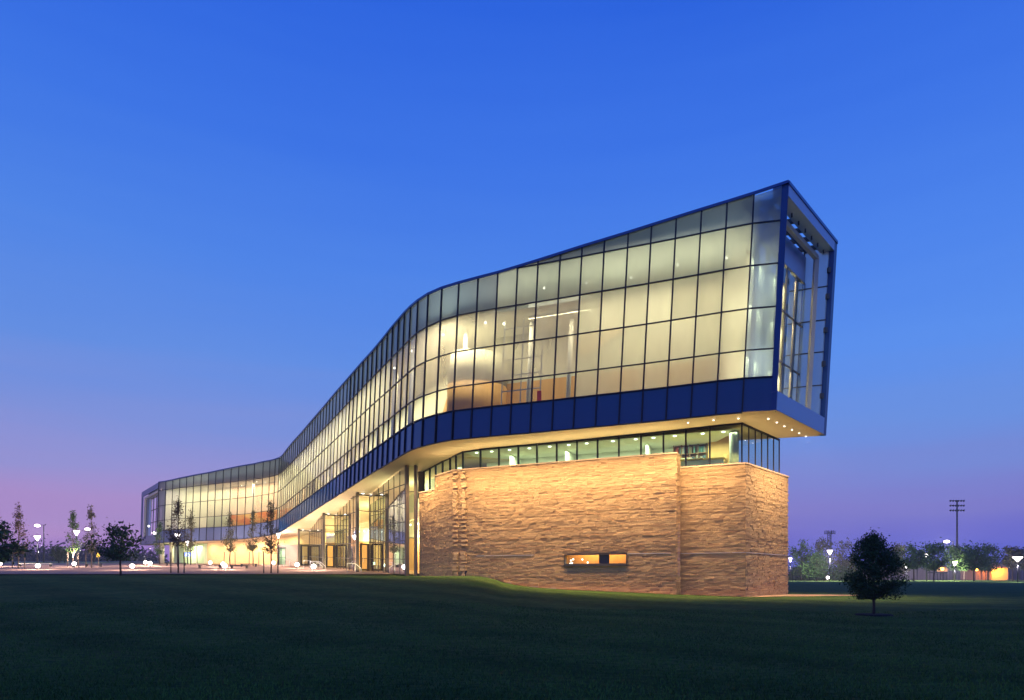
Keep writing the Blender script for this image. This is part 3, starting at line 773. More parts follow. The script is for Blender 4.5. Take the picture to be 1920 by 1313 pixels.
# slot window
M['winorange'] = emis('lit_orange_room', (1,.42,.08), .95)
fr_ = MB(); dW3 = dW; nn = n1
def onw(s, z, o=0): p = wC+dW*s; return Vector((p.x,p.y,z))+n1*o
hm0 = s_on(1122); hm1 = s_on(1141)
b = MB()
for (a, c) in ((hs0,hm0),(hm1,hs1)):
    b.quad(onw(a,hz0,-.22), onw(c,hz0,-.22), onw(c,hz1,-.22), onw(a,hz1,-.22))
win = b.build('window', M['clear'], B)
b = MB()
for a, c, z, zz in ((hs0,hs1,hz0,hz0+.06),(hs0,hs1,hz1-.06,hz1)):
    f = [onw(a,z,.13), onw(c,z,.13), onw(c,zz,.13), onw(a,zz,.13)]; b.hexa(f+[q-n1*.35 for q in f])
for a, c in ((hs0,hs0+.06),(hs1-.06,hs1)):
    f = [onw(a,hz0+.062,.13), onw(c,hz0+.062,.13), onw(c,hz1-.062,.13), onw(a,hz1-.062,.13)]; b.hexa(f+[q-n1*.35 for q in f])
b.build('frame', M['mullg'], win)
f = [onw(hm0,hz0+.062,-.1), onw(hm1,hz0+.062,-.1), onw(hm1,hz1-.062,-.1), onw(hm0,hz1-.062,-.1)]; b = MB(); b.hexa(f+[q-n1*.1 for q in f]); b.build('infill_panel', M['mullg'], win)
b = MB(); f = [onw(hs0,hz0-.11,.2), onw(hs1,hz0-.11,.2), onw(hs1,hz0-.005,.2), onw(hs0,hz0-.005,.2)]; b.hexa(f+[q-n1*.3 for q in f]); b.build('sill', M['mullg'], win)
b = MB(); b.quad(onw(hs0-1,hz0-1,-1.6), onw(hs1+1,hz0-1,-1.6), onw(hs1+1,hz1+1.5,-1.6), onw(hs0-1,hz1+1.5,-1.6)); b.build('interior_wall', M['wood'], B)
lamp('AREA', 'room_lamp', onw((hs0+hs1)/2, hz1+1.0, -1.0), 260, (1,.6,.25), B, 3.4, .5, (0,0,math.atan2(dW.y,dW.x)))
for s, z in ((.25,.3),(.33,.12),(.2,.08),(.42,.38),(1.1,.36),(1.5,.15)):
    b = MB(); b.ball(onw(hs0+s, hz0+z, -.6), .06, 8, 5); b.build('wall_light', M['spot2'], B)
# gravel strip at the foot of the right block, bollard on the mound
gm = MB(); gp = [wC+dW*6-n1*.1, wE-n1*.1, rA-n5*.1, rC, rB, rB+Vector((7,.8,0)), rC+Vector((5,-.2,0)), rC+Vector((.8,-1.1,0)), rA+n5*.8, wE+n1*.8, wC+dW*11+n1*.55, wC+dW*6+n1*.45]
def gq(a, c, d_, e):
    n = 12
    for j in range(3):
        for i in range(n):
            def pt(s, t): p = (a.lerp(c, s)).lerp(e.lerp(d_, s), t); return (p.x, p.y, g(p.x,p.y)+.035)
            gm.quad(pt(i/n, j/3), pt((i+1)/n, j/3), pt((i+1)/n, (j+1)/3), pt(i/n, (j+1)/3))
gq(wC+dW*4, wE, wE+n1*.55+dW*.2, wC+dW*4+n1*.25)
gq(rA, rC, rC+n5*.75+Vector((.3,0,0)), rA+n5*.6)
gq(rC, rB, rB+Vector((6.5,-1.8,0)), rC+Vector((.6,-.75,0)))
tag(gm.build('gravel_bed', M['gravel']), 'strip of pale gravel along the foot of the stone wall', 'gravel', kind='structure')

# ------------------------------------------------------------------ clerestory glass above the stone
def zs(x, y):   # soffit height near a plan point
    best = min(range(NM), key=lambda i: (COLS[i][0].x-x)**2+(COLS[i][0].y-y)**2); return COLS[best][0].z
CL = [(1391,794),(1331,800.6),(1286,805),(1244,808),(1202,812),(1160.6,815.6),(1120.5,819.4),(1082,823),(1044,826),(1007,830),(972,833),(935.6,836),(901,839),(868,843.8),(855,848)]
cpl = []
for u, v in CL:
    d = FPX*(FB.z-CAMZ-.05)/(HZ-v) if False else None
zS = 9.83
def cd_(u, v): 
    z_ = float(np.interp(u, [780,860,935,1391], [9.62,9.68,9.74,9.83])); return FPX*z_/(HZ-v)
cpl = [Vector(((u-960)/FPX*cd_(u,v), cd_(u,v), 0)) for u, v in CL]
# straighten the main run between its ends
c0, c1 = cpl[0].copy(), cpl[13].copy()
for k in range(0, 14):
    u = CL[k][0]; kk = (u-960)/FPX; dd = c1-c0; s = (kk*c0.y-c0.x)/(dd.x-kk*dd.y); cpl[k] = c0+dd*s
curve = [(855,55.0-1.2),(844,54.9),(830,56.2),(817,57.6),(806,58.9),(795,60.2)]
cpl = cpl[:14]+[V2(u, d) for u, d in curve]
def soffz(p): 
    # height of the soffit above a plan point: nearest column
    return zs(p.x, p.y)-.02
GB = RZ+.1
for k in range(len(cpl)-1):
    a, c = cpl[k+1], cpl[k]; za = soffz(a)-.06; zc = soffz(c)-.06
    z0 = GB if k < 17 else zlow+.1
    b = MB(); b.quad((a.x,a.y,z0), (c.x,c.y,z0), (c.x,c.y,zc), (a.x,a.y,za)); b.build('clerestory_pane', M['green'], B)
for k in range(len(cpl)):
    a = cpl[k]; b = MB(); n = Vector((-.25,-.97,0)); b.bar(Vector((a.x,a.y,zlow if k > 16 else RZ)), Vector((a.x,a.y,soffz(a))), .1, .2, up=(-.33,-.94,0)); b.build('clerestory_mullion', M['mull'], B)
b = MB()
for k in range(len(cpl)-1): 
    a, c = cpl[k], cpl[k+1]; b.bar((a.x,a.y,soffz(a)-.05), (c.x,c.y,soffz(c)-.05), .12, .1)
b.build('clerestory_head', M['mull'], B)
# right return of the glass box
gr0 = cpl[0]; gr1 = V2(1461, 49.3)
nbay = 6
for k in range(nbay):
    a = gr0.lerp(gr1, k/nbay); c = gr0.lerp(gr1, (k+1)/nbay)
    b = MB(); b.quad((a.x,a.y,GB), (c.x,c.y,GB), (c.x,c.y,soffz(gr0)-.06), (a.x,a.y,soffz(gr0)-.06)); b.build('clerestory_pane', M['green'], B)
    b = MB(); b.bar((c.x,c.y,RZ), (c.x,c.y,soffz(gr0)), .05, .08); b.build('clerestory_mullion', M['mullg'], B)
b = MB(); b.bar((gr0.x,gr0.y,soffz(gr0)-.05), (gr1.x,gr1.y,soffz(gr0)-.05), .12, .1); b.build('clerestory_head', M['mull'], B)
# rooms behind
inn = Vector((.33,.94,0)); dR = (cpl[0]-cpl[13]).normalized()
def rp(k, off, z): p = cpl[k]+inn*off; return Vector((p.x,p.y,z))
b = MB(); b.quad(rp(13,5,RZ), rp(0,5,RZ)-dR*2.2, rp(0,5,FB.z-.1)-dR*2.2, rp(13,5,FB.z-.2)); b.build('interior_wall', M['iwhite'], B)
b = MB()
for k in (4, 8, 11): b.bar(rp(k,2.6,(RZ+FB.z)/2), rp(k,5,(RZ+FB.z)/2), .14, FB.z-RZ-.3)
b.build('partition', M['iwhite'], B)
b = MB(); b.quad(rp(13,.2,FB.z-.28), rp(0,.2,FB.z-.28), rp(0,5,FB.z-.28)-dR*2.2, rp(13,5,FB.z-.28)); b.build('interior_ceiling', M['iwhite'], B)
b = MB(); b.quad(V2(855,54.8)+Vector((0,0,zlow)), V2(795,61)+Vector((0,0,zlow)), V2(800,64)+Vector((0,0,9.9)), V2(870,58)+Vector((0,0,9.9))); 
b = MB(); q = [V2(868,57.5), V2(800,65)]; b.quad(q[0]+Vector((0,0,zlow)), q[1]+Vector((0,0,zlow)), q[1]+Vector((0,0,11)), q[0]+Vector((0,0,11.2))); b.build('interior_wall', M['iwhite'], B)
lamp('AREA', 'room_lamp', V2(840, 57.6)+Vector((0,0,10.8)), 170, GRN, B, 1.5, 1.5, (0,0,0))
lamp('AREA', 'room_lamp', V2(815, 60)+Vector((0,0,10.8)), 120, GRN, B, 1.5, 1.5, (0,0,0))
for k in range(0, 13):
    p = (rp(k,2,FB.z-.4)+rp(k+1,2,FB.z-.4))/2; lamp('AREA', 'room_lamp', p, 165, GRN, B, 1.6, 2.6, (0,0,math.atan2(dR.y,dR.x)))
    b = MB(); c = (rp(k,.7,FB.z-.34)+rp(k+1,.7,FB.z-.34))/2+dR*R.uniform(-.3,.3); b.tube([c, c+Vector((0,0,.05))], .12, 10); b.build('downlight', M['spot2'], B)
b = MB(); c = rp(0,1.0,(RZ+FB.z)/2)-dR*.5; b.tube([Vector((c.x,c.y,RZ)), Vector((c.x,c.y,FB.z-.3))], .3, 14); b.build('interior_column', M['iwhite'], B, True)

# ------------------------------------------------------------------ bookcase, desks (own things)
FZ = RZ-.06
bc = empty('bookcase', rp(2,4.4,FZ)); tag(bc, 'long two shelf timber bookcase on the back wall of the corner reading room', 'bookcase')
M['shelfw'] = mat('shelf_wood', (.32,.18,.08), .6, 0, noise=((5,5,5),.2,(.25,.13,.06)))
w0 = rp(3,4.55,0)+dR*.2; w1 = rp(1,4.55,0)+dR*.1; zsf = [RZ+1.05, RZ+1.75, RZ+2.45]
for z in zsf:
    b = MB(); b.bar(Vector((w0.x,w0.y,z)), Vector((w1.x,w1.y,z)), .34, .06); b.build('shelf', M['shelfw'], bc)
nd = 5
for k in range(nd+1):
    p = w0.lerp(w1, k/nd); b = MB(); b.bar(Vector((p.x,p.y,zsf[0]-.02)), Vector((p.x,p.y,zsf[2])), .06, .34, up=tuple(inn)); b.build('upright', M['shelfw'], bc)
b = MB(); bb0 = w0+inn*.2; bb1 = w1+inn*.2; b.quad((bb0.x,bb0.y,zsf[0]), (bb1.x,bb1.y,zsf[0]), (bb1.x,bb1.y,zsf[2]), (bb0.x,bb0.y,zsf[2])); b.build('back_panel', M['shelfw'], bc)
bcol = [mat('book_cover', c, .6) for c in ((.12,.2,.2),(.4,.42,.36),(.45,.08,.05),(.08,.1,.16),(.3,.26,.18),(.12,.3,.28))]
proto = {}
for z in zsf[:2]:
    s = .08
    Lb = (w1-w0).length
    while s < Lb-.15:
        wd = R.uniform(.07,.13); h = R.uniform(.36,.52)
        if abs(((s/Lb*nd)%1)) < .06: s += .1; continue
        if R.random() < .1: s += .12; continue
        p = w0+(w1-w0)/Lb*s
        key = R.randrange(6)
        b = MB(); b.box((p.x,p.y,z+.03+h/2), (wd*.9,.24,h), math.atan2(dR.y,dR.x)); o = b.build('book', bcol[key])
        tag(o, 'upright book standing on the two shelf bookcase in the corner room', 'book', 'books on the corner room bookcase')
        s += wd
cab = MB(); c = rp(0,4.4,RZ+1.25)-dR*1.6+Vector((0,0,.2)); cab.box(c, (1.5,.5,2.7), math.atan2(dR.y,dR.x)); tag(cab.build('cabinet', M['wood']), 'tall plain timber cabinet beside the bookcase', 'cabinet')
for nme, k, off, ln, lab in (('desk', 2, 1.4, 2.6, 'long desk with loose papers behind the corner glass, left of the two'), ('desk', 1, 1.6, 2.2, 'desk beside the round column at the glass corner')):
    t = empty(nme, rp(k,off,FZ)); tag(t, lab, 'desk')
    c = rp(k,off,RZ+.78)-dR*.2
    b = MB(); b.box(c, (ln,.8,.06), math.atan2(dR.y,dR.x)); b.build('desk_top', mat('desk_wood', (.6,.42,.14), .5), t)
    b = MB(); b.box(c+Vector((0,0,-.4)), (ln-.2,.06,.7), math.atan2(dR.y,dR.x)); b.build('modesty_panel', M['panelgrey'], t)
for q in range(3):
    c = rp(2,1.35,RZ+.87)-dR*(.9-q*.5); b = MB(); b.box(c, (.34,.28,.1), R.uniform(0,1)); tag(b.build('paper_stack', mat('paper', (.8,.8,.74), .8)), ('white paper pile at the left end of the desk','white paper pile in the middle of the desk','white paper pile at the right end of the desk')[q], 'papers')
ch = empty('chair', rp(0,1.9,FZ)-dR*1.2); tag(ch, 'timber armchair beside the desk near the glass corner', 'chair')
c = rp(0,1.9,0)-dR*1.3
b = MB(); b.box(Vector((c.x,c.y,RZ+.45)), (.55,.5,.08), .3); b.build('seat', M['shelfw'], ch)
b = MB(); b.box(Vector((c.x+.25,c.y,RZ+.8)), (.06,.5,.6), .3); b.build('backrest', M['wood'], ch)
for sx in (-.22,.22):
    for sy in (-.2,.2): b = MB(); b.box(Vector((c.x+sx,c.y+sy,RZ+.2)), (.05,.05,.45)); b.build('leg', M['shelfw'], ch)

# ------------------------------------------------------------------ soffit downlights (visible lenses) and wall washing
def on_soffit(u, v, h): 
    d = FPX*(h-CAMZ)/(HZ-v); return V2(u, d)+Vector((0,0,h-.02))
DL = [(1384.5,784.5),(1440.8,785.3),(1456.5,792),(1470.8,799),(1484.8,805.8),(1498.5,812),(1511,818),(1338,787.5),(1290,792.5),
      (835,829),(819.5,837.8),(806.5,845.5),(796.5,852),(798.5,859),(787.5,866),(776.3,871.6),(775,875.5)]
for u, v in DL:
    h = FB.z if u > 1200 else 11.28 if u > 800 else 11.2
    p = on_soffit(u, v, h-.01); b = MB(); b.tube([p+Vector((0,0,.0)), p+Vector((0,0,-.012))], .05, 12); b.build('downlight', M['spot'], B)
# wall wash: spots recessed in the soffit ~1.3 m in front of the stone
def wash(p0, p1, n, off, cnt, pw, zt, tgtz, col=(1,.65,.33), size=.12):
    for k in range(cnt):
        s = (k+.5)/cnt; p = p0.lerp(p1, s)+n*off
        l = lamp('SPOT', 'wall_wash_lamp', Vector((p.x,p.y,zt)), pw, col, B, size, spot=math.radians(120), blend=.9)
        aim(l, Vector((p.x,p.y,tgtz))-n*off*.9)
wash(wC, wE, n1, 2.3, 16, 600, 11.0, -.5)
wash(wS, wC, n2, 1.9, 2, 900, 10.9, 2.0)
wash(wA, wS, n3, 1.6, 2, 1500, 10.2, 1.0)
wash(rA, rC, n5, 2.4, 4, 700, 11.1, -1)
wash(rC, rB, n6, 3.0, 5, 900, 11.1, -1.0, (1,.7,.4))
for s_ in (.15,.5,.85):  # added spots throw a pool of light on the ground by the corner
    p = rC.lerp(rB, s_)+n6*3.2; l = lamp('SPOT', 'wall_wash_lamp', Vector((p.x,p.y,11.0)), 900, (1,.7,.35), B, .12, spot=math.radians(90), blend=.9); aim(l, Vector((p.x,p.y,0))+n6*2.5)
wash(wC+(wE-wC)*.02, wE, n1, 3.1, 10, 860, 11.0, -3.5)  # second set of spots from here on, added to brighten the lower stone
wash(wS, wC, n2, 2.6, 1, 900, 10.6, -3.5)
wash(rA, rC, n5, 2.9, 3, 800, 11.1, -3.5)
wash(rC, rB, n6, 3.4, 4, 1000, 11.1, -3.5)
# added unseen uplights on the wall cap brighten the soffit
for p0, p1, n, z, cnt, pw in ((wC, wE, n1, WZ+.12, 8, 26), (wS, wC, n2, WZ+.12, 1, 26), (rA, rC, n5, RZ+.12, 3, 22), (rC, rB, n6, RZ+.12, 3, 22)):
    for k in range(cnt):
        p = p0.lerp(p1, (k+.5)/cnt)-n*.1
        lamp('AREA', 'cap_fill', Vector((p.x,p.y,z)), pw, (1,.72,.34), B, 2.0, .15, (math.pi, 0, math.atan2((p1-p0).y,(p1-p0).x)))

# ------------------------------------------------------------------ entrance: saw-tooth glass walls under the middle wing
def gz(p): return g(p.x, p.y)+.1
PIER = [(763, 57.5), (670.2, 69.5), (607, 82.5), (560.3, 96.5)]     # column px, depth
INN = [(692.8, 71.3), (628, 84.6), (580, 98.8)]                    # inner corner of each tooth
def sz(p):
    best = sorted(range(15, 57), key=lambda i: (COLS[i][0].x-p.x)**2+(COLS[i][0].y-p.y)**2)[0]; return COLS[best][0].z-.02
piers = [V2(u, d) for u, d in PIER]; inns = [V2(u, d) for u, d in INN]
# shape soffit height at image values
for p, top in zip(piers, (864, 919, 958, 987)):
    pass
for k, p in enumerate(piers):
    zt = sz(p); b = MB(); dd = (inns[min(k,2)]-piers[min(k,2)]).normalized()
    b.bar(Vector((p.x,p.y,gz(p)-.5)), Vector((p.x,p.y,zt)), .28, .4, up=tuple(dd)); b.build('pier', M['pier'], B)
def gwall(p, q, ncol, rows, name='entry_pane', m=None):
    zp, zq = sz(p), sz(q); g0_, g1_ = gz(p), gz(q)
    for k in range(ncol):
        s0, s1 = k/ncol, (k+1)/ncol
        a = p.lerp(q, s0); c = p.lerp(q, s1)
        za = zp+(zq-zp)*s0; zc = zp+(zq-zp)*s1; ga = g0_+(g1_-g0_)*s0; gc = g0_+(g1_-g0_)*s1
        b = MB(); b.quad((a.x,a.y,ga), (c.x,c.y,gc), (c.x,c.y,zc), (a.x,a.y,za)); b.build(name, m or M['entry'], B)
    b = MB()
    for k in range(ncol+1):
        s0 = k/ncol; a = p.lerp(q, s0); b.bar((a.x,a.y,g0_+(g1_-g0_)*s0), (a.x,a.y,zp+(zq-zp)*s0), .06, .09, up=tuple((q-p).normalized()))
    b.build('entry_mullion', M['mullg'], B)
    for r_ in rows:
        b = MB(); b.bar((p.x,p.y,g0_+r_), (q.x,q.y,g1_+r_), .07, .06); b.build('entry_transom', M['mullg'], B)
for k in range(3):
    gwall(piers[k]+(inns[k]-piers[k]).normalized()*.3, inns[k], 7, [1.3, 2.9, 4.5, 6.1, 7.7])
    gwall(inns[k], piers[k+1], 1, [3.0, 5.2] if k else [3.0, 6.2, 7.9])
# the short screen between the first pier and the stone
gwall(piers[0], wA+Vector((-.25,.4,0)), 1, [3.1, 7.0, 9.0][:2], m=glass('dim_glass', (.45,.52,.4), 0, ior=1.4))
b = MB(); p = wA+Vector((-.35,.1,0)); b.bar((p.x,p.y,0.8), (p.x,p.y,sz(p)), .22, .3, up=(0,1,0)); b.build('pier', M['pier'], B)
b = MB(); p = V2(790, 60.8); b.bar((p.x,p.y,zlow), (p.x,p.y,11.1), .5, .8, up=(0,1,0)); b.build('pier', M['pier'], B)
# doors in the short returns
for k in range(3):
    a, c = inns[k], piers[k+1]; nd_ = (c-a).normalized(); off = Vector((nd_.y,-nd_.x,0)); off = off if off.y < 0 else -off
    z0 = gz(a); A = a+nd_*.35+off*.1; C = c-nd_*.45+off*.1
    b = MB(); b.quad((A.x,A.y,z0), (C.x,C.y,z0), (C.x,C.y,z0+2.7), (A.x,A.y,z0+2.7)); dr = b.build('door', M['clear'], B)
    b = MB()
    for (x, zz, y, ww_) in ((A,z0,A,z0+2.7),(C,z0,C,z0+2.7),(A,z0+2.75,C,z0+2.75),(A,z0+.1,C,z0+.1)): b.bar((x.x,x.y,zz), (y.x,y.y,ww_), .2, .16)
    b.build('frame', M['mull'], dr)
    b = MB(); h = A.lerp(C,.8)+off*.1; b.bar((h.x,h.y,z0+.9), (h.x,h.y,z0+1.3), .04, .04); b.build('handle', M['steel'], dr)
# lobby interior: floor, timber back wall, inner balcony
pth = [V2(800, 66), V2(745, 78), V2(700, 92), V2(655, 105), V2(610, 117)]
for a, c in zip(pth[:-1], pth[1:]):
    b = MB(); b.quad((a.x,a.y,gz(a)-1), (c.x,c.y,gz(c)-1), (c.x,c.y,gz(c)+3.4), (a.x,a.y,gz(a)+3.4)); b.build('lobby_wall', M['wood'], B)
    b = MB(); b.quad((a.x,a.y,gz(a)+3.4), (c.x,c.y,gz(c)+3.4), (c.x,c.y,sz(c)), (a.x,a.y,sz(a)+.3)); b.build('lobby_wall', M['iwall'], B)
lf = MB()
for k in range(len(pth)-1):
    a = [V2(775,57.6), V2(700,70), V2(640,84), V2(590,98), V2(560,105)]
    lf.quad(a[k]+Vector((0,0,g(*a[k].xy)+.12)), a[k+1]+Vector((0,0,g(*a[k+1].xy)+.12)), pth[k+1]+Vector((0,0,g(*pth[k+1].xy)+.14)), pth[k]+Vector((0,0,g(*pth[k].xy)+.14)))
lf.build('lobby_floor', mat('lobby_floor', (.45,.26,.14), .35), B)
for k in range(4):
    p = pth[k].lerp(pth[k+1], .5); q = [V2(775,57.6), V2(700,70), V2(640,84), V2(590,98), V2(560,105)][k]; c = p.lerp(q, .45)
    lamp('AREA', 'lobby_lamp', Vector((c.x,c.y,g(c.x,c.y)+5.2)), 1200, (1,.74,.42), B, 4, 4, (0,0,0))
    lamp('POINT', 'lobby_lamp', Vector((c.x,c.y,sz(c)-1.6)), 1000, (1,.95,.6), B, .8); c2 = p.lerp(q, .2); lamp('POINT', 'lobby_lamp', Vector((c2.x,c2.y,gz(c2)+3.0)), 700, (1,.8,.45), B, .6)  # added point fills without fixtures brighten the lobby walls
    # mezzanine edge with its small ceiling lights
    b = MB(); a0 = pth[k].lerp(V2(775,57.6) if k == 0 else q, .35); a1 = pth[k+1].lerp([V2(700,70), V2(640,84), V2(590,98), V2(560,105)][k], .35)
    b.bar((a0.x,a0.y,gz(a0)+5.4), (a1.x,a1.y,gz(a1)+5.4), .5, .7); b.build('mezzanine_edge', M['iwarm'], B)
    for s_ in (.25,.75):
        m_ = a0.lerp(a1, s_); lamp('POINT', 'lobby_lamp', Vector((m_.x-.6,m_.y-2.2,gz(m_)+3.9)), 330, (1,.72,.38), B, .5)
    for s in range(5):
        m_ = a0.lerp(a1, (s+.5)/5); b = MB(); b.ball((m_.x,m_.y-.5,gz(m_)+4.6), .12, 8, 5); b.build('ceiling_light', M['spot2'], B)
# lights in the canopy soffit at the teeth
for k in range(3):
    z_ = sz(inns[k]); a = inns[k]; c = piers[k+1]
    b = MB(); a2 = a+(a-c)*.25+Vector((.2,0,0)); b.bar((c.x,c.y,z_-.12), (a2.x+1.2,a2.y,z_-.12), .15, .12); b.build('canopy_beam', M['mull'], B)
    for s in (.3, .95):
        p = c.lerp(a, s)+Vector((.3,-.5,0)); b = MB(); b.tube([Vector((p.x,p.y,z_-.03)), Vector((p.x,p.y,z_-.05))], .14, 10); b.build('downlight', M['spot'], B)
        l = lamp('SPOT', 'canopy_lamp', Vector((p.x,p.y-.3,z_-.1)), 330, (1,.8,.5), B, .1, spot=math.radians(130), blend=.9); aim(l, (p.x,p.y-.3,0))
    u_ = a.lerp(c,.5)+Vector((-1,-2.5,0)); lamp('AREA', 'canopy_fill', Vector((u_.x,u_.y,g(u_.x,u_.y)+.25)), 230, (1,.8,.42), B, 2.5, 2.5, (math.pi,0,0))  # added unseen uplight near the ground warms the canopy soffit
for (u, d, h) in ((770,58.5,10.3),(800,56,10.3),(745,61,10.0)):
    l = lamp('SPOT', 'canopy_lamp', V2(u,d)+Vector((0,0,h)), 170, (1,.75,.42), B, .1, spot=math.radians(130), blend=.9); aim(l, V2(u,d))

# ------------------------------------------------------------------ base of the far left wing
Wl = [Vector((*OFFP(i, 5.2).xy, 0)) for i in range(55, NM)]
def wl_(u):  # index of column by pixel
    return min(range(55, NM), key=lambda i: abs(MU[i]-u))
iS, iE = 50, wl_(336)
b = MB()
for i in range(iS, iE):
    p, q = OFFP(i, 5.2), OFFP(i+1, 5.2)
    pp = [p, q]
    b.quad((q.x,q.y,g(q.x,q.y)-.3), (p.x,p.y,g(p.x,p.y)-.3), (p.x,p.y,p.z), (q.x,q.y,q.z))
M['stone2'] = mat('coursed_limestone', (.62,.45,.26), .85, 0, noise=((1.2,1.2,9),.25,(.5,.34,.18)), bump=((2,2,14),.5,.05))
b.build('lower_wall', M['stone2'], B)
for i in range(iS, iE-1, 2):
    p = OFFP(i+1, 3.4); l = lamp('SPOT', 'wall_wash_lamp', Vector((p.x,p.y,p.z-.25)), 900, (1,.72,.36), B, .12, spot=math.radians(150), blend=.8); q = OFFP(i+1, 5.2); aim(l, (q.x,q.y,q.z-4))
    if i % 4 == 1: b = MB(); p2 = OFFP(i+1, 1.2); b.tube([Vector((p2.x,p2.y,p2.z-.02)), Vector((p2.x,p2.y,p2.z-.05))], .16, 8); b.build('downlight', M['spot'], B)
# glazed lobby at the left end
iG = iE; 
ext_ = (OFFP(NM-1, 6.4)-OFFP(NM-3, 6.4)).normalized()*7.5
gl_ = [OFFP(i, 4.6) for i in range(iG, NM-1)]
stp = gl_[-1]-gl_[-2]
for _k in range(3): gl_.append(gl_[-1]+stp)
for k in range(len(gl_)-1):
    p, q = gl_[k], gl_[k+1]; b = MB(); b.quad((q.x,q.y,g(q.x,q.y)), (p.x,p.y,g(p.x,p.y)), (p.x,p.y,p.z-.02), (q.x,q.y,q.z-.02)); b.build('lobby_pane', M['entry'], B)
    b = MB(); b.bar((q.x,q.y,g(q.x,q.y)), (q.x,q.y,q.z), .12, .2, up=(0,1,0)); b.build('lobby_mullion', M['mullg'] if k % 2 else M['cream'], B)
b = MB()
for k in range(iG, NM-1):
    p, q = OFFP(k, 6.6), OFFP(k+1, 6.6)+(ext_ if k == NM-2 else Vector((0,0,0))); b.quad((q.x,q.y,g(q.x,q.y)), (p.x,p.y,g(p.x,p.y)), (p.x,p.y,p.z+.3), (q.x,q.y,q.z+.3))
b.build('lobby_wall', M['iwall'], B)
pm = OFFP(iG+3, 5.5); lamp('AREA', 'lobby_lamp', Vector((pm.x,pm.y,pm.z-.3)), 900, (.9,1,.66), B, 5, 1.6, (0,0,0))
pm = OFFP(NM-2, 3); 
for uu in (304, 322):
    p = V2(uu, 117.5); b = MB(); b.tube([Vector((p.x,p.y,g(p.x,p.y)-.2)), Vector((p.x,p.y,LB_.z+.02))], .35, 12); b.build('round_column', M['cream'], B, True)
lamp('AREA', 'canopy_fill', V2(315,113)+Vector((0,0,g(-60,113)+.3)), 260, (.9,1,.6), B, 3, 3, (math.pi,0,0))  # added unseen uplight warms the soffit at the left end
# dark brown stair block with a tall window
sbk = empty('entrance_block', V2(538, 99)+Vector((0,0,g(-33,99)))); tag(sbk, 'low brown metal clad entrance block with a tall lit window under the soffit', 'building block')
M['brown'] = mat('brown_cladding', (.22,.17,.13), .5, .3, noise=((.6,.6,1.5),.3,(.27,.21,.16)))
p0, p1 = V2(519.5, 101.5), V2(558, 98)
zt = CAMZ+(HZ-1021)/FPX*99; dd = (p1-p0).normalized(); nb = Vector((dd.y,-dd.x,0))
def bp_(s, z, o=0): p = p0.lerp(p1, s)+nb*o; return Vector((p.x,p.y,z))
zg = g(p0.x,p0.y)-.3
b = MB()
for s0, s1, za, zb in ((0,.1,zg,zt),(.42,1,zg,zt),(.1,.42,zt-.35,zt),(.1,.42,zg,zg+.45)):
    f = [bp_(s0,za), bp_(s1,za), bp_(s1,zb), bp_(s0,zb)]; b.hexa(f+[q-nb*4 for q in f])
b.build('wall', M['brown'], sbk)
b = MB(); b.quad(bp_(.1,zg+.45,-.1), bp_(.42,zg+.45,-.1), bp_(.42,zt-.35,-.1), bp_(.1,zt-.35,-.1)); wn = b.build('window', glass('stair_glass', (.7,.95,.75), .5, (.7,.9,.65)), sbk)
b = MB()
for s in (.1,.2,.42): b.bar(bp_(s,zg+.45), bp_(s,zt-.35), .07, .07)
b.bar(bp_(.1,zg+1.5), bp_(.42,zg+1.5), .06,.06); b.build('frame', M['mull'], wn)
lamp('AREA', 'stair_lamp', bp_(.26, zt-.6, -1.2), 160, (.85,1,.65), B, 1, 1, (0,0,0))
# blue lit screen with white letters
sg = empty('lit_sign', P(351, 1040, 110)); tag(sg, 'small blue backlit sign with white letters in the left lobby window', 'sign')
a = P(344.6, 1047, 109.0); 
b = MB(); f = [P(343.8,1043.5,109), P(357.2,1043.5,109), P(357.2,1036,109), P(343.8,1036,109)]; b.hexa(f+[q+Vector((0,.15,0)) for q in f]); b.build('sign_panel', emis('sign_blue', (.03,.12,.95), 1.6), sg)
def seg_text(b, segs, x0, z0, w_, h_, y, th):
    for (a0, b0, a1, b1) in segs: b.bar((x0+a0*w_, y, z0+b0*h_), (x0+a1*w_, y, z0+b1*h_), th, th)
LET = {'G': [(1,1,0,1),(0,1,0,0),(0,0,1,0),(1,0,1,.5),(1,.5,.5,.5)], 'B': [(0,0,0,1),(0,1,.8,1),(.8,1,.8,.55),(0,.5,1,.5),(1,.5,1,0),(1,0,0,0)], 'S': [(1,1,0,1),(0,1,0,.5),(0,.5,1,.5),(1,.5,1,0),(1,0,0,0)]}
b = MB(); 
for k, chh in enumerate('GBS'):
    o_ = P(345.3+k*3.9, 1042.3, 108.85); seg_text(b, LET[chh], o_.x, o_.z, .22, .42, o_.y, .07)
b.build('lettering', emis('sign_white', (.8,.9,1), 2.2), sg)

# ------------------------------------------------------------------ street things
def local_thing(name, loc, rz, label, cat, group=None):
    e = empty(name, loc, rz); tag(e, label, cat, group); return e
def addpart(b, name, m, parent, smooth=False):
    """part modelled in the thing's own space"""
    me = bpy.data.meshes.new(name); me.from_pydata(b.v, [], b.f); at_ = me.attributes.new('tone','FLOAT','FACE'); at_.data.foreach_set('value', b.c)
    me.materials.append(m)
    if smooth: me.polygons.foreach_set('use_smooth', [True]*len(b.f))
    o = bpy.data.objects.new(name, me); COL.objects.link(o); o.parent = parent; return o
def ground_at(u, v=None, d=None):
    """where the view ray through pixel (u,v) meets the ground, or the ground at depth d"""
    if d is None:
        for k in range(80, 3000):
            dd_ = k*.1
            p = P(u, v, dd_)
            if p.z <= g(p.x, p.y)+.03: return Vector((p.x, p.y, g(p.x,p.y)))
        d = 240
    x = (u-960)/FPX*d; return Vector((x, d, g(x, d)))
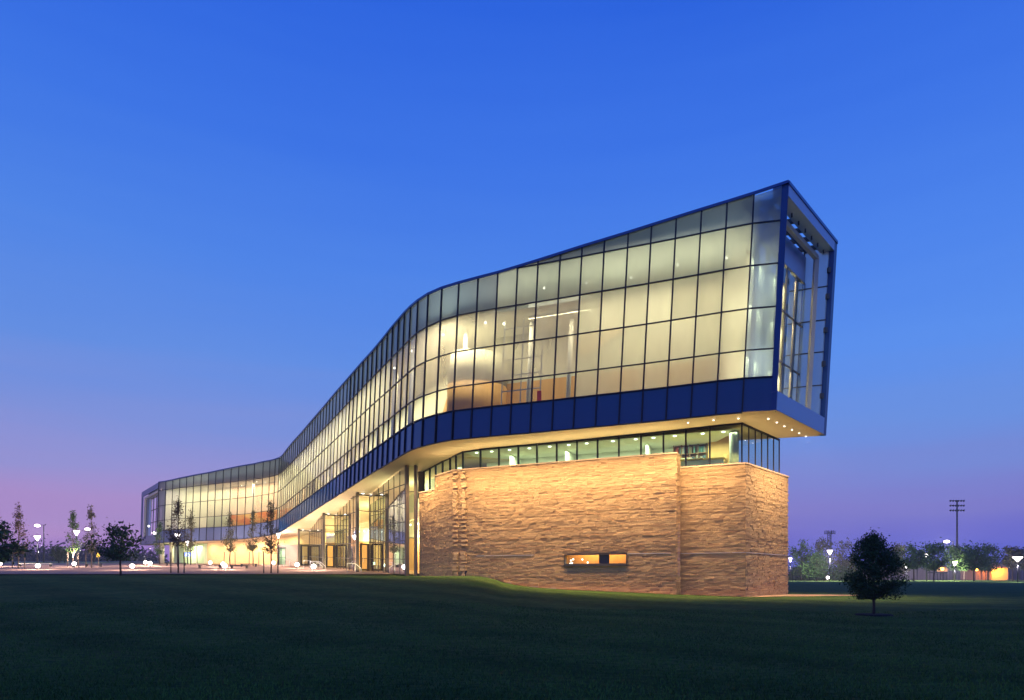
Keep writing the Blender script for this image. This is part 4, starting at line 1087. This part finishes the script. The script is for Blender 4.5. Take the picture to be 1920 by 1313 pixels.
# bollard lights on the plaza
BOL = [(0,1060,92),(71,1069,78),(139,1061,90),(248,1070,76),(272.5,1056.5,100),(281.5,1061.5,92),(394,1057,98),(418,1063,88),(421.5,1070,77),(513,1058,97),(557,1064,84),(588,1071,74)]
BL = ['bollard light at the far left edge of the plaza','bollard light under the lamp post left of the broad dark tree','bollard light below the middle plaza lamp post by the two tall trees',
 'bollard light just right of the low spreading tree','farther bollard light of the close pair at the left building corner','nearer bollard light of the close pair at the left building corner',
 'bollard light in front of the lit wall, left of the stacked pair','upper bollard light of the two that stand one before the other','lower bollard light of the two that stand one before the other',
 'bollard light behind the right staked tree','bollard light before the brown entrance block','bollard light nearest the entrance doors']
for k, (u, v, d) in enumerate(BOL):
    p = P(u, v, d); z0 = g(p.x, p.y); hgt = max(.5, p.z-z0)
    e = local_thing('bollard_light', (p.x, p.y, z0), 0, 'glowing '+BL[k], 'bollard light', 'bollard lights on the plaza')
    b = MB(); b.tube([(0,0,-.3), (0,0,hgt-.12)], .07, 10); addpart(b, 'post', M['pole'], e, True)
    b = MB(); b.ball((0,0,hgt), .25, 14, 9); addpart(b, 'glare_globe', M['ledw'], e, True)  # oversized glowing ball, its size stands in for the lamp's glare
    b = MB(); b.tube([(0,0,hgt-.2), (0,0,hgt-.14)], .16, 10); addpart(b, 'collar', M['pole'], e)
    l = bpy.data.lights.new('bollard_lamp', 'POINT'); l.energy = 2000; l.color = (1,.78,.66); l.shadow_soft_size = .3
    lo = bpy.data.objects.new('bollard_lamp', l); COL.objects.link(lo); lo.parent = e; lo.location = (0,0,hgt+1.3); lo.visible_camera = False; lo.visible_glossy = False
# cone-headed lamp posts
def lamp_post(u, vtop, d, label, hw=.55, pw=700, col=(1,.85,.85), style='cone', group='cone headed lamp posts'):
    top = P(u, vtop, d); z0 = g(top.x, top.y); h = top.z-z0
    e = local_thing('lamp_post', (top.x, top.y, z0), 0, label, 'street lamp', group)
    k = d/80
    b = MB(); b.tube([(0,0,-.3),(0,0,h-.4)], [.09*max(1,k*.8), .06*max(1,k*.8)], 8); addpart(b, 'post', M['pole'], e, True)
    if style == 'cone':
        b = MB(); b.tube([(0,0,h-.45*k),(0,0,h+.12*k)], [.06, hw*k*.62], 14); addpart(b, 'lamp_head', M['lampw'], e, True)
        b = MB(); b.tube([(0,0,h+.13*k),(0,0,h+.22*k)], [hw*k*.66, .1], 14); addpart(b, 'cap', M['pole'], e)
        loff = 0
    else:
        s = -1
        b = MB(); b.tube([(0,0,h-.4),(0,0,h+.12)], .06*max(1,k*.8), 8); b.bar((0,0,h+.1), (s*.8*k,0,h+.1), .1, .08); addpart(b, 'arm', M['pole'], e)
        b = MB(); b.ball((s*.75*k,0,h-.02), .32*k, 10, 6, .5); addpart(b, 'lamp_head', M['lampw'], e, True)
        loff = s*.75*k
    l = bpy.data.lights.new('post_lamp', 'POINT'); l.energy = pw*(5 if d > 160 else 1.5); l.color = col; l.shadow_soft_size = .4
    lo = bpy.data.objects.new('post_lamp', l); COL.objects.link(lo); lo.parent = e; lo.location = (loff,0,h-.8*k); lo.visible_camera = False; lo.visible_glossy = False
    return e
lamp_post(70, 1007, 98, 'cone headed plaza lamp left of the tall hooked street lamp')
lamp_post(143.5, 997, 92, 'bright cone headed plaza lamp between the two tall slim trees')
lamp_post(333, 1003, 92, 'cone headed lamp behind the large staked tree')
lamp_post(352, 1017, 108, 'cone headed lamp post in front of the left lobby sign', .4, 400)
lamp_post(522, 1002.5, 100, 'cone headed lamp behind the right staked tree', .35, 300)
lamp_post(82, 985.5, 150, 'tall hooked arm street lamp beside the far left road', pw=3000, style='arm', group='hooked arm street lamps')
lamp_post(176, 992.5, 150, 'hooked arm street lamp seen through the second tall slim tree', pw=2500, style='arm', group='hooked arm street lamps')
lamp_post(1556, 1034, 175, 'bright cone headed lamp below the antenna tower', .5, 5000, group='lamps beyond the right lawn')
lamp_post(1482, 1048, 190, 'small lamp close to the right edge of the stone wall', .3, 1200, group='lamps beyond the right lawn')
lamp_post(1700, 1060, 195, 'low cone headed lamp just right of the round dark tree', .4, 1500, group='lamps beyond the right lawn')
lamp_post(1737.5, 1039.5, 190, 'cone headed lamp beside the brightly lit green tree', .4, 5000, group='lamps beyond the right lawn')
lamp_post(1790.5, 1055.5, 190, 'cone headed lamp under the stadium light mast', .4, 4000, group='lamps beyond the right lawn')
lamp_post(1908, 1046.5, 150, 'largest bright cone headed lamp at the right edge', .85, 5000, group='lamps beyond the right lawn')
lamp_post(1787, 1015.5, 215, 'tall hooked arm street lamp left of the stadium mast', pw=3000, style='arm', group='hooked arm street lamps')
# ground flood at the far right shrub line
p = ground_at(1552, d=200); e = local_thing('flood_light', (p.x,p.y,p.z), 0, 'bright ground flood light low in front of the right hedge', 'flood light')
b = MB(); b.ball((0,0,.9), .45, 12, 8); addpart(b, 'lens', M['ledw'], e, True); b = MB(); b.box((0,.3,.45), (.5,.3,.9)); addpart(b, 'housing', M['pole'], e)
l = bpy.data.lights.new('flood_lamp', 'POINT'); l.energy = 1800; l.color = (1,.85,.5); l.shadow_soft_size = .4; lo = bpy.data.objects.new('flood_lamp', l); COL.objects.link(lo); lo.parent = e; lo.location = (0,-.8,1.4); lo.visible_camera = False
# small dark post light on the mound
p = ground_at(873, d=48.5); e = local_thing('path_light', (p.x,p.y,p.z), 0, 'small black garden spotlight on the grass mound by the stone wall', 'spotlight')
b = MB(); b.tube([(0,0,-.1),(0,0,.22)], .03, 8); addpart(b, 'stem', M['pole'], e); b = MB(); b.tube([(-.03,0,.18),(.05,.1,.36)], .07, 10); addpart(b, 'spot_head', M['pole'], e)
# benches / low rails
for (u0, u1, v, d, lab) in ((433,464,1065.5,82,'dark flat bench right of the stacked bollard lights'),(373,414,1065.5,84,'dark flat bench in front of the lit stone wall'),(452,481,1061,92,'dark flat bench behind the nearer benches'),(161,190,1064.5,92,'dark flat bench below the yellow sign'),(312,348,1059,98,'dark flat bench in front of the left lobby'),(36,96,1065.5,94,'long pale rail bench near the far left lamp')):
    a = P(u0, v, d); c = P(u1, v, d); z0 = g(a.x, d); L = c.x-a.x; h = max(.42, min(.6, a.z-z0))
    e = local_thing('bench', ((a.x+c.x)/2, d, z0), 0, lab, 'bench', 'plaza benches')
    b = MB(); b.box((0,0,h), (L,.5,.1)); addpart(b, 'seat', M['pole'] if 'pale' not in lab else M['kerb'], e)
    for s in (-1,1): b = MB(); b.box((s*(L/2-.1),0,h/2-.1), (.1,.4,h+.1)); addpart(b, 'leg', M['pole'], e)
# handrails by the doors
for (u, d, lab) in ((594,80,'steel handrail left of the second pier'),(600,78,'steel handrail nearest the second pier'),(666,68,'steel handrail beside the third door'),(582,86,'steel handrail before the left door'),(543,93,'steel handrail before the brown entrance block')):
    p = ground_at(u, d=d); e = local_thing('handrail', (p.x,p.y,p.z), .5, lab, 'handrail', 'steel handrails at the entrance')
    b = MB(); b.tube([(-.8,0,0),(-.8,0,.95),(.0,0,.95),(.6,0,.45),(.6,0,0)], .035, 8); addpart(b, 'rail', M['steel'], e)
    b = MB(); b.tube([(0,0,0),(0,0,.93)], .03, 8); addpart(b, 'post', M['steel'], e)
# yellow sign
p = ground_at(184.5, d=96); e = local_thing('yellow_sign', (p.x,p.y,p.z), 0, 'small yellow square sign on a pole between plaza trees', 'sign')
zt_ = P(184, 1041, 96).z-p.z; b = MB(); b.tube([(0,0,0),(0,0,zt_)], .05, 8); addpart(b, 'post', M['stake'], e)
b = MB(); b.box((0,-.08,zt_), (.45,.04,.62)); addpart(b, 'sign_plate', mat('yellow_sign', (.65,.5,.06), .5), e)

# ------------------------------------------------------------------ trees
def leaf(b, c, s, r):
    a = Vector((r.gauss(0,1), r.gauss(0,1), r.gauss(0,1))).normalized(); q = a.cross(Vector((r.gauss(0,1), r.gauss(0,1), r.gauss(0,1)))).normalized()
    t = min(1, max(0, r.gauss(.5,.25)))
    b.quad(c-a*s, c-q*s*.45, c+a*s, c+q*s*.45, t)
def tree(name, loc, h, crown_r, trunk_h, kind, label, cat='tree', group=None, seed=0, lm='leafd', bm='bark', nleaf=2500, ls=.09, tr=.06, lean=0, parent_thing=True):
    r = random.Random(seed); e = local_thing(name, loc, r.uniform(0,6), label, cat, group)
    wood = MB(); lv = MB(); ch = h-trunk_h
    # trunk
    n = 7; pts = []; 
    for k in range(n+1):
        f = k/n; zz = f*h*(.97 if kind in ('spire',) else .82); pts.append(Vector((lean*f*h+r.gauss(0,.012*h*.3), r.gauss(0,.012*h*.3), zz-.15*(k == 0))))
    wood.tube(pts, [tr*(1-.85*k/n)+.008 for k in range(n+1)], 8)
    def prof(f):
        if kind == 'spire': return (.35+.65*math.sin(math.pi*min(1,(f+.12))**.8))*(1-.75*f) if f > .12 else .55+f*3
        if kind == 'round': return math.sqrt(max(0, 1-((.36-f)/.44)**2)) if f < .36 else max(.02, 1-((f-.36)/.64)**1.7)**.8
        if kind == 'spread': return .35+.75*math.sin(math.pi*min(1,f*.9+.12))
        return math.sqrt(max(0.02, 1-(2*f-1)**2))
    nb = {'spire': 46, 'round': 70, 'spread': 34, 'oval': 40}[kind]
    tips = []
    for k in range(nb):
        f = r.uniform(0, 1)**(1.45 if kind == 'spire' else 1.0)*.98; ang = r.uniform(0, 2*math.pi); rad = crown_r*prof(f)*r.uniform(.75, 1.08)*(1+(.22 if kind != 'round' else .07)*math.sin(ang*3+seed)+.1*math.sin(ang*5+f*7))
        zt2 = trunk_h+f*ch
        z1 = max(trunk_h*.85, zt2-rad*(.75 if kind == 'spire' else .5)); bx = lean*z1
        p0 = Vector((bx, 0, min(z1, h*.8))); p2 = Vector((bx+math.cos(ang)*rad, math.sin(ang)*rad, zt2+r.uniform(-.04,.04)*h))
        p1 = p0.lerp(p2, .5)+Vector((0,0,.06*h*(1 if kind != 'spire' else .4)*r.uniform(-.3,.8)))
        wood.tube([p0, p1, p2], [tr*.35, tr*.2, .006], 5, cap=False)
        tips.append((p0, p1, p2))
    for k in range(nleaf):
        p0, p1, p2 = tips[r.randrange(nb)]
        f = r.random()**.55
        c = (p0.lerp(p1, f*2) if f < .5 else p1.lerp(p2, f*2-1))
        sp = crown_r*(.13 if kind == 'spire' else .16 if kind == 'spread' else .11 if kind == 'round' else .17)
        c = c+Vector((r.gauss(0,sp), r.gauss(0,sp), r.gauss(0,sp)))
        if c.z < trunk_h*.8: continue
        leaf(lv, c, ls*r.uniform(.6,1.3), r)
    addpart(wood, 'trunk', M[bm], e, True); addpart(lv, 'crown', M[lm], e)
    return e
def tree_px(name, u, vb, vt, d, wpx, trunk_px, kind, label, **kw):
    """tree standing at depth d whose base, top and crown width are given in picture pixels"""
    x = (u-960)/FPX*d; z0 = g(x, d); h = CAMZ+(HZ-vt)/FPX*d-z0
    return tree(name, (x, d, z0), h, wpx/2/FPX*d, max(.3, (trunk_px)/FPX*d), kind, label, **kw)
tree_px('ornamental_tree', 1638, 1157, 1003, 25.6, 106, 37, 'round', 'dense round dark tree standing alone on the right lawn', seed=3, nleaf=17000, ls=.048, tr=.05)
p = ground_at(1638, d=25.6); b = MB(); b.tube([(p.x,p.y,p.z-.05),(p.x,p.y,p.z+.05)], [.75,.6], 20); tag(b.build('mulch_shadow', mat('mulch', (.02,.014,.01), .95, bump=((12,12,12),1,.05))), 'dark disc of mulch and painted shadow around the foot of the round tree', 'mulch')  # near-black disc, mulch with the tree's shadow put into its colour
tree_px('crabapple_tree', 226, 1088, 986, 60, 78, 34, 'spread', 'low spreading leafy tree on the left lawn in front of the plaza', seed=8, nleaf=1500, ls=.16, tr=.09, lean=.02, lm='leafd')
tree_px('crabapple_tree', -8, 1075, 984, 62, 78, 30, 'spread', 'dark broad tree cut by the left edge of the picture', seed=9, nleaf=2600, ls=.18, tr=.1, lm='leafd')
YT = [(35,944,84,44,34,'leafo','tall slim brown leaved tree at far left beside the plaza lamp'),(137,956,90,34,34,'leafg','slim pale leaved tree left of the cone headed lamp'),(171.5,944,86,36,34,'leafb','slim tall tree behind the low spreading tree'),
      (334,928,66,54,60,'leafo','large staked tree in front of the left wing with brown leaves'),(358,952,104,34,30,'leafb','slim small tree in front of the left lobby sign'),(431.5,960,95,34,34,'leafb','slim tree before the lit wall, left of its neighbour'),
      (474.5,953,95,34,36,'leafb','slim tree before the lit wall, middle one of the three'),(508.5,940,66,50,46,'leafb','staked tree in front of the bend of the building'),(299,978,108,30,24,'leafd','small dark tree under the left end of the building')]
for k, (u, vt, d, wpx, tp, lm_, lab) in enumerate(YT):
    tree_px('young_tree', u, 0, vt, d, wpx, tp, 'spire', lab, seed=20+k, nleaf=1150 if d > 70 else 1500, ls=.12 if d > 70 else .09, tr=.07, lm=lm_, bm='barkl' if u < 200 else 'bark', group='young plaza trees')
STK = [(23,84,'left stake of the brown tree at far left'),(46,84,'right stake of the brown tree at far left'),(127,90,'left stake of the pale tree by the lamp'),(147,90,'right stake of the pale tree by the lamp'),(161,86,'left stake of the slim tree by the yellow sign'),
       (320.5,66,'left stake of the large brown tree before the left wing'),(345.5,66,'right stake of the large brown tree before the left wing'),(420,95,'left stake of the left slim tree before the lit wall'),(441,95,'right stake of the left slim tree before the lit wall'),
       (467,95,'left stake of the middle slim tree before the lit wall'),(485,95,'right stake of the middle slim tree before the lit wall'),(494.8,66,'left stake of the tree at the building bend'),(521,66,'right stake of the tree at the building bend')]
for u, d, lab in STK:
    p = ground_at(u, d=d); b = MB(); b.tube([(p.x,p.y,p.z-.2),(p.x+R.uniform(-.05,.05),p.y,p.z+2.05)], .055, 8)
    tag(b.build('tree_stake', M['stake'] if d > 70 else M['bark'], None, True), 'thin wooden '+lab, 'stake', 'wooden tree stakes')
# trees beyond the right lawn
FT_ = [(1502,1016,205,46,12,'oval','leafg','tall tree lit green nearest the stone wall'),(1535,1012,215,48,14,'oval','leafb','tall grey tree behind the dark shrubby tree'),(1531,1040,190,52,8,'oval','leafd','dark low tree right of the green lit tree'),
       (1580,1016,215,56,12,'oval','leafb','grey tree just left of the round dark tree'),(1685,1021,225,40,14,'oval','leafb','grey tree behind the right side of the round dark tree'),(1713,1022,186,50,28,'oval','leafd','dark tree with a clear trunk right of the round tree'),
       (1751,1020,182,46,24,'oval','leafg','bright lit tree beside the cone headed lamp'),(1790,1024,200,42,24,'oval','leafd','dark tree under the stadium mast'),(1808,1036,192,26,22,'oval','leafg','narrow light green tree left of the broad dark one'),
       (1826,1023,178,56,26,'spread','leafd','broad dark tree standing in front of the orange lit house'),(1852,1022,205,44,20,'oval','leafd','dark tree behind the broad one, left of the house'),(1899,1025,190,34,26,'oval','leafb','sparse tree left of the brightest lamp'),(1930,1030,190,40,24,'oval','leafg','tree cut by the right edge behind the brightest lamp')]
for k, (u, vt, d, wpx, tp, kd, lm_, lab) in enumerate(FT_):
    tree_px('park_tree', u, 0, vt, d, wpx, tp, kd, lab, seed=60+k, nleaf=1900, ls=.34, tr=.2, lm=lm_, group='trees beyond the right lawn')
# shrubs and far woods
def mass(name, pts, label, cat, m, nleaf, ls, seed, kind='stuff'):
    r = random.Random(seed); b = MB()
    for _ in range(nleaf):
        (x, y, z, rx, rz_) = pts[r.randrange(len(pts))]
        a = r.uniform(0, 6.28); q = r.random()**.4
        c = Vector((x+math.cos(a)*rx*q, y+math.sin(a)*rx*q*.7, z+abs(r.gauss(0,.5))*rz_)); leaf(b, c, ls*r.uniform(.6,1.4), r)
    return tag(b.build(name, m), label, cat, kind=kind)
pts = [( (u-960)/FPX*215, 215+R.uniform(-3,3), 0, 3.2, R.uniform(3,5.2)) for u in range(1478, 1600, 9)]
mass('hedge', pts, 'dark mass of shrubs beyond the right lawn', 'shrubs', M['leafd'], 7000, .4, 4)
pts = []
for u in range(-60, 300, 5):
    d = 300+R.uniform(-10,10); top = np.interp(u, [-60,0,60,120,200,280,300],[1032,1033,1032,1035,1034,1040,1046]); z0 = 6.0; x = (u-960)/FPX*d
    pts.append((x, d, z0, 4.5, (CAMZ+(HZ-top)/FPX*d-z0)*1.15))
mass('woodland', pts, 'low dark line of woodland on the far left skyline', 'woodland', leafm('leaf_far_haze', (.03,.045,.05), (.035,.05,.06)), 16000, .7, 5)  # bluish leaf colour stands in for haze over the distance
pts = []
for u in range(1590, 1990, 6):
    d = 330+R.uniform(-10,10); pts.append(((u-960)/FPX*d, d, 0, 5, R.uniform(7,11)))
mass('woodland', pts, 'dim belt of trees far behind the right hand park', 'woodland', M['leafd'], 9000, .7, 6)
for u, d, hh, lab in ((110,140,3.4,'dark bushy tree left of the first slim plaza tree'),(121,146,3.0,'pale round bush behind the lamp at far left')):
    x = (u-960)/FPX*d; tree('bushy_tree', (x, d, g(x,d)), hh, 1.5, .5, 'oval', lab, seed=int(u), nleaf=900, ls=.22, tr=.1, lm='leafg' if u > 115 else 'leafd')

# stadium mast
d = 300; p = ground_at(1794.5, d=d); zt_ = CAMZ+(HZ-938)/FPX*d
e = local_thing('stadium_light', (p.x,p.y,p.z), 0, 'tall stadium floodlight mast with three unlit rows of lamps', 'floodlight mast')
H_ = zt_-p.z; b = MB(); b.tube([(0,0,0),(0,0,H_)], [.5,.3], 10); addpart(b, 'mast', M['pole'], e, True)
for rr_ in range(3):
    z = H_-.3-rr_*2.1; b = MB(); b.bar((-3.1,0,z), (3.1,0,z), .15, .15); addpart(b, 'crossbar', M['pole'], e)
    for k in range(6):
        x = -2.9+k*1.16; b = MB(); b.tube([(x-.25,-.3,z-.15),(x+.28,-.1,z+.3)], [.44,.2], 10); addpart(b, 'floodlight', M['pole'], e)
# antenna tower
d = 420; p = ground_at(1555.5, d=d); top = P(1555.5, 997, d); H_ = top.z-p.z
e = local_thing('antenna_tower', (p.x,p.y,p.z), 0, 'distant lattice phone tower with antennas on a triangular top', 'antenna tower')
b = MB(); 
for a in range(3):
    an = a*2.094+.3; q = Vector((math.cos(an), math.sin(an), 0)); b.tube([q*1.6, q*1.1+Vector((0,0,H_))], .2, 6)
for k in range(18):
    z = H_*k/18; 
    for a in range(3):
        q0 = Vector((math.cos(a*2.094+.3), math.sin(a*2.094+.3), 0))*1.45; q1 = Vector((math.cos((a+1)*2.094+.3), math.sin((a+1)*2.094+.3), 0))*1.4
        b.bar(q0+Vector((0,0,z)), q1+Vector((0,0,z+H_/18)), .14, .14)
addpart(b, 'lattice', M['pole'], e)
b = MB(); b.bar((-3,0,H_-1.2), (3,0,H_-1.2), .25, .25); b.bar((-2,2,H_-1.2), (2,-2,H_-1.2), .25, .25); addpart(b, 'head_frame', M['pole'], e)
for k in range(9):
    x = -3+k*.75; b = MB(); b.box((x, -.3*(k%3), H_-.6+.3*(k%2)), (.35,.25,2.2)); addpart(b, 'antenna', M['pole'], e)
b = MB(); b.ball((1.0,0,H_-7.5), 1.1, 10, 6); addpart(b, 'dish', M['pole'], e)

# orange lit house and shelter, fence
d = 228
def px_box(b, u0, u1, v0, v1, d, dep, zbase=None):
    a = P(u0, v1, d); c = P(u1, v0, d); zb = zbase if zbase is not None else a.z; f = [Vector((a.x,d,zb)), Vector((c.x,d,zb)), Vector((c.x,d,c.z)), Vector((a.x,d,c.z))]; b.hexa(f+[q+Vector((0,dep,0)) for q in f])
hs_ = local_thing('utility_house', P(1862,1087,d)*1, 0, 'small house with hipped roof and wall lit orange by a sodium lamp', 'house')
hs_.location = ((1862-960)/FPX*d, d, 0)
M['pwall'] = mat('painted_siding', (.55,.4,.2), .7, 0, noise=((.5,.5,3),.3,(.45,.32,.16)))
M['brick'] = mat('red_brick_far', (.3,.16,.12), .8, 0, noise=((1,1,4),.3,(.22,.12,.09)))
b = MB(); px_box(b, 1859, 1890, 1065, 1089, d, 9, -.2); b.build('wall', M['pwall'], hs_)
b = MB(); px_box(b, 1830, 1858.8, 1066, 1089, d+1.2, 8, -.2); b.build('wall', M['brick'], hs_)
b = MB(); A = [P(1826,1066,d-.6), P(1892,1064,d-.6)]; z_ = P(0,1065,d).z
x0, x1 = A[0].x, A[1].x; rz0 = P(0,1047,d+4).z
b.v += [(x0,d-.8,z_),(x1,d-.8,z_),(x1,d+10,z_),(x0,d+10,z_),(x0+4.5,d+4.5,rz0),(x1-4,d+4.5,rz0)]; b.f += [(0,1,5,4),(1,2,5),(2,3,4,5),(3,0,4),(3,2,1,0)]; b.c += [.5]*5
b.build('roof', mat('house_roof', (.2,.14,.12), .8), hs_)
for u in (1835,1843,1850,1857):
    b = MB(); px_box(b, u-.6, u+.6, 1066, 1089, d-.4, .25, -.2); b.build('porch_post', M['brick'], hs_)
b = MB(); px_box(b, 1848, 1853, 1072, 1088, d+1.1, .08, -.1); dr = b.build('door', M['pole'], hs_)
b = MB(); c = P(1851.8,1080,d+1); b.box(c, (.1,.1,.2)); b.build('handle', M['steel'], dr)
for u, v, pw, dd_ in ((1864.5,1067,2600,d-.9),(1831,1068,600,d-.9)):
    c = P(u, v, dd_); b = MB(); b.ball(c, .5, 10, 7); b.build('wall_lamp', M['sodium'], hs_)
    lamp('POINT', 'sodium_lamp', c+Vector((1.5,-1.6,-.3)), pw*1.6, (1,.4,.05), hs_, .4)
sh = empty('shelter', P(1766,1087,d)); tag(sh, 'small open shelter with an orange sodium lamp above it', 'shelter')
b = MB(); px_box(b, 1757, 1777, 1072, 1075, d+2, 5); b.build('roof', M['pole'], sh)
for u in (1758.5,1764,1770,1775.5): b = MB(); px_box(b, u-.5, u+.5, 1075, 1088, d+2.5, .3, -.2); b.build('post', M['pole'], sh)
b = MB(); px_box(b, 1757, 1777, 1063, 1072, d+4.5, .3); b.build('gable', M['pwall'], sh)
c = P(1766.5, 1067, d+3); b = MB(); b.ball(c, .55, 10, 7); b.build('lamp_head', M['sodium'], sh); lamp('POINT', 'sodium_lamp', c+Vector((0,-.5,.2)), 900, (1,.35,.05), sh, .4)
fe_ = empty('boundary_fence', P(1800,1088,245)); tag(fe_, 'long pale vertical board fence behind the park trees', 'fence')
M['fence'] = mat('fence_board', (.2,.17,.2), .8, 0, noise=((3,3,.2),.3,(.14,.12,.14)), tone=((.6,.6,.6),(1.2,1.2,1.2)))
b = MB(); u = 1600
while u < 1960: 
    px_box(b, u, u+1.9, 1066+R.uniform(-.4,.4), 1089, 245, .1, -.2); b.c[-6:] = [R.random()]*6; u += 2.0
b.build('boards', M['fence'], fe_)
for u in range(1600, 1960, 24):
    b = MB(); px_box(b, u-.4, u+.4, 1063.5, 1089, 244.6, .2, -.2); b.build('post', M['pole'], fe_)

# cleanup: make every child keep its world place (things are placed by empties whose parts were modelled in world space)
bpy.context.view_layer.update()
# ------------------------------------------------------------------ evening haze
b = MB(); b.box((0, 240, 18), (520, 500, 42)); hz_o = b.build('haze', mat('x', (1,1,1)))
hm_ = bpy.data.materials.new('haze'); hm_.use_nodes = True; t = hm_.node_tree; t.nodes.clear()
o_ = t.nodes.new('ShaderNodeOutputMaterial'); pv = t.nodes.new('ShaderNodeVolumePrincipled'); pv.inputs['Color'].default_value = (.85,.88,1,1); pv.inputs['Density'].default_value = .0004
t.links.new(pv.outputs[0], o_.inputs['Volume']); hz_o.data.materials.clear(); hz_o.data.materials.append(hm_); hz_o['kind'] = 'stuff'
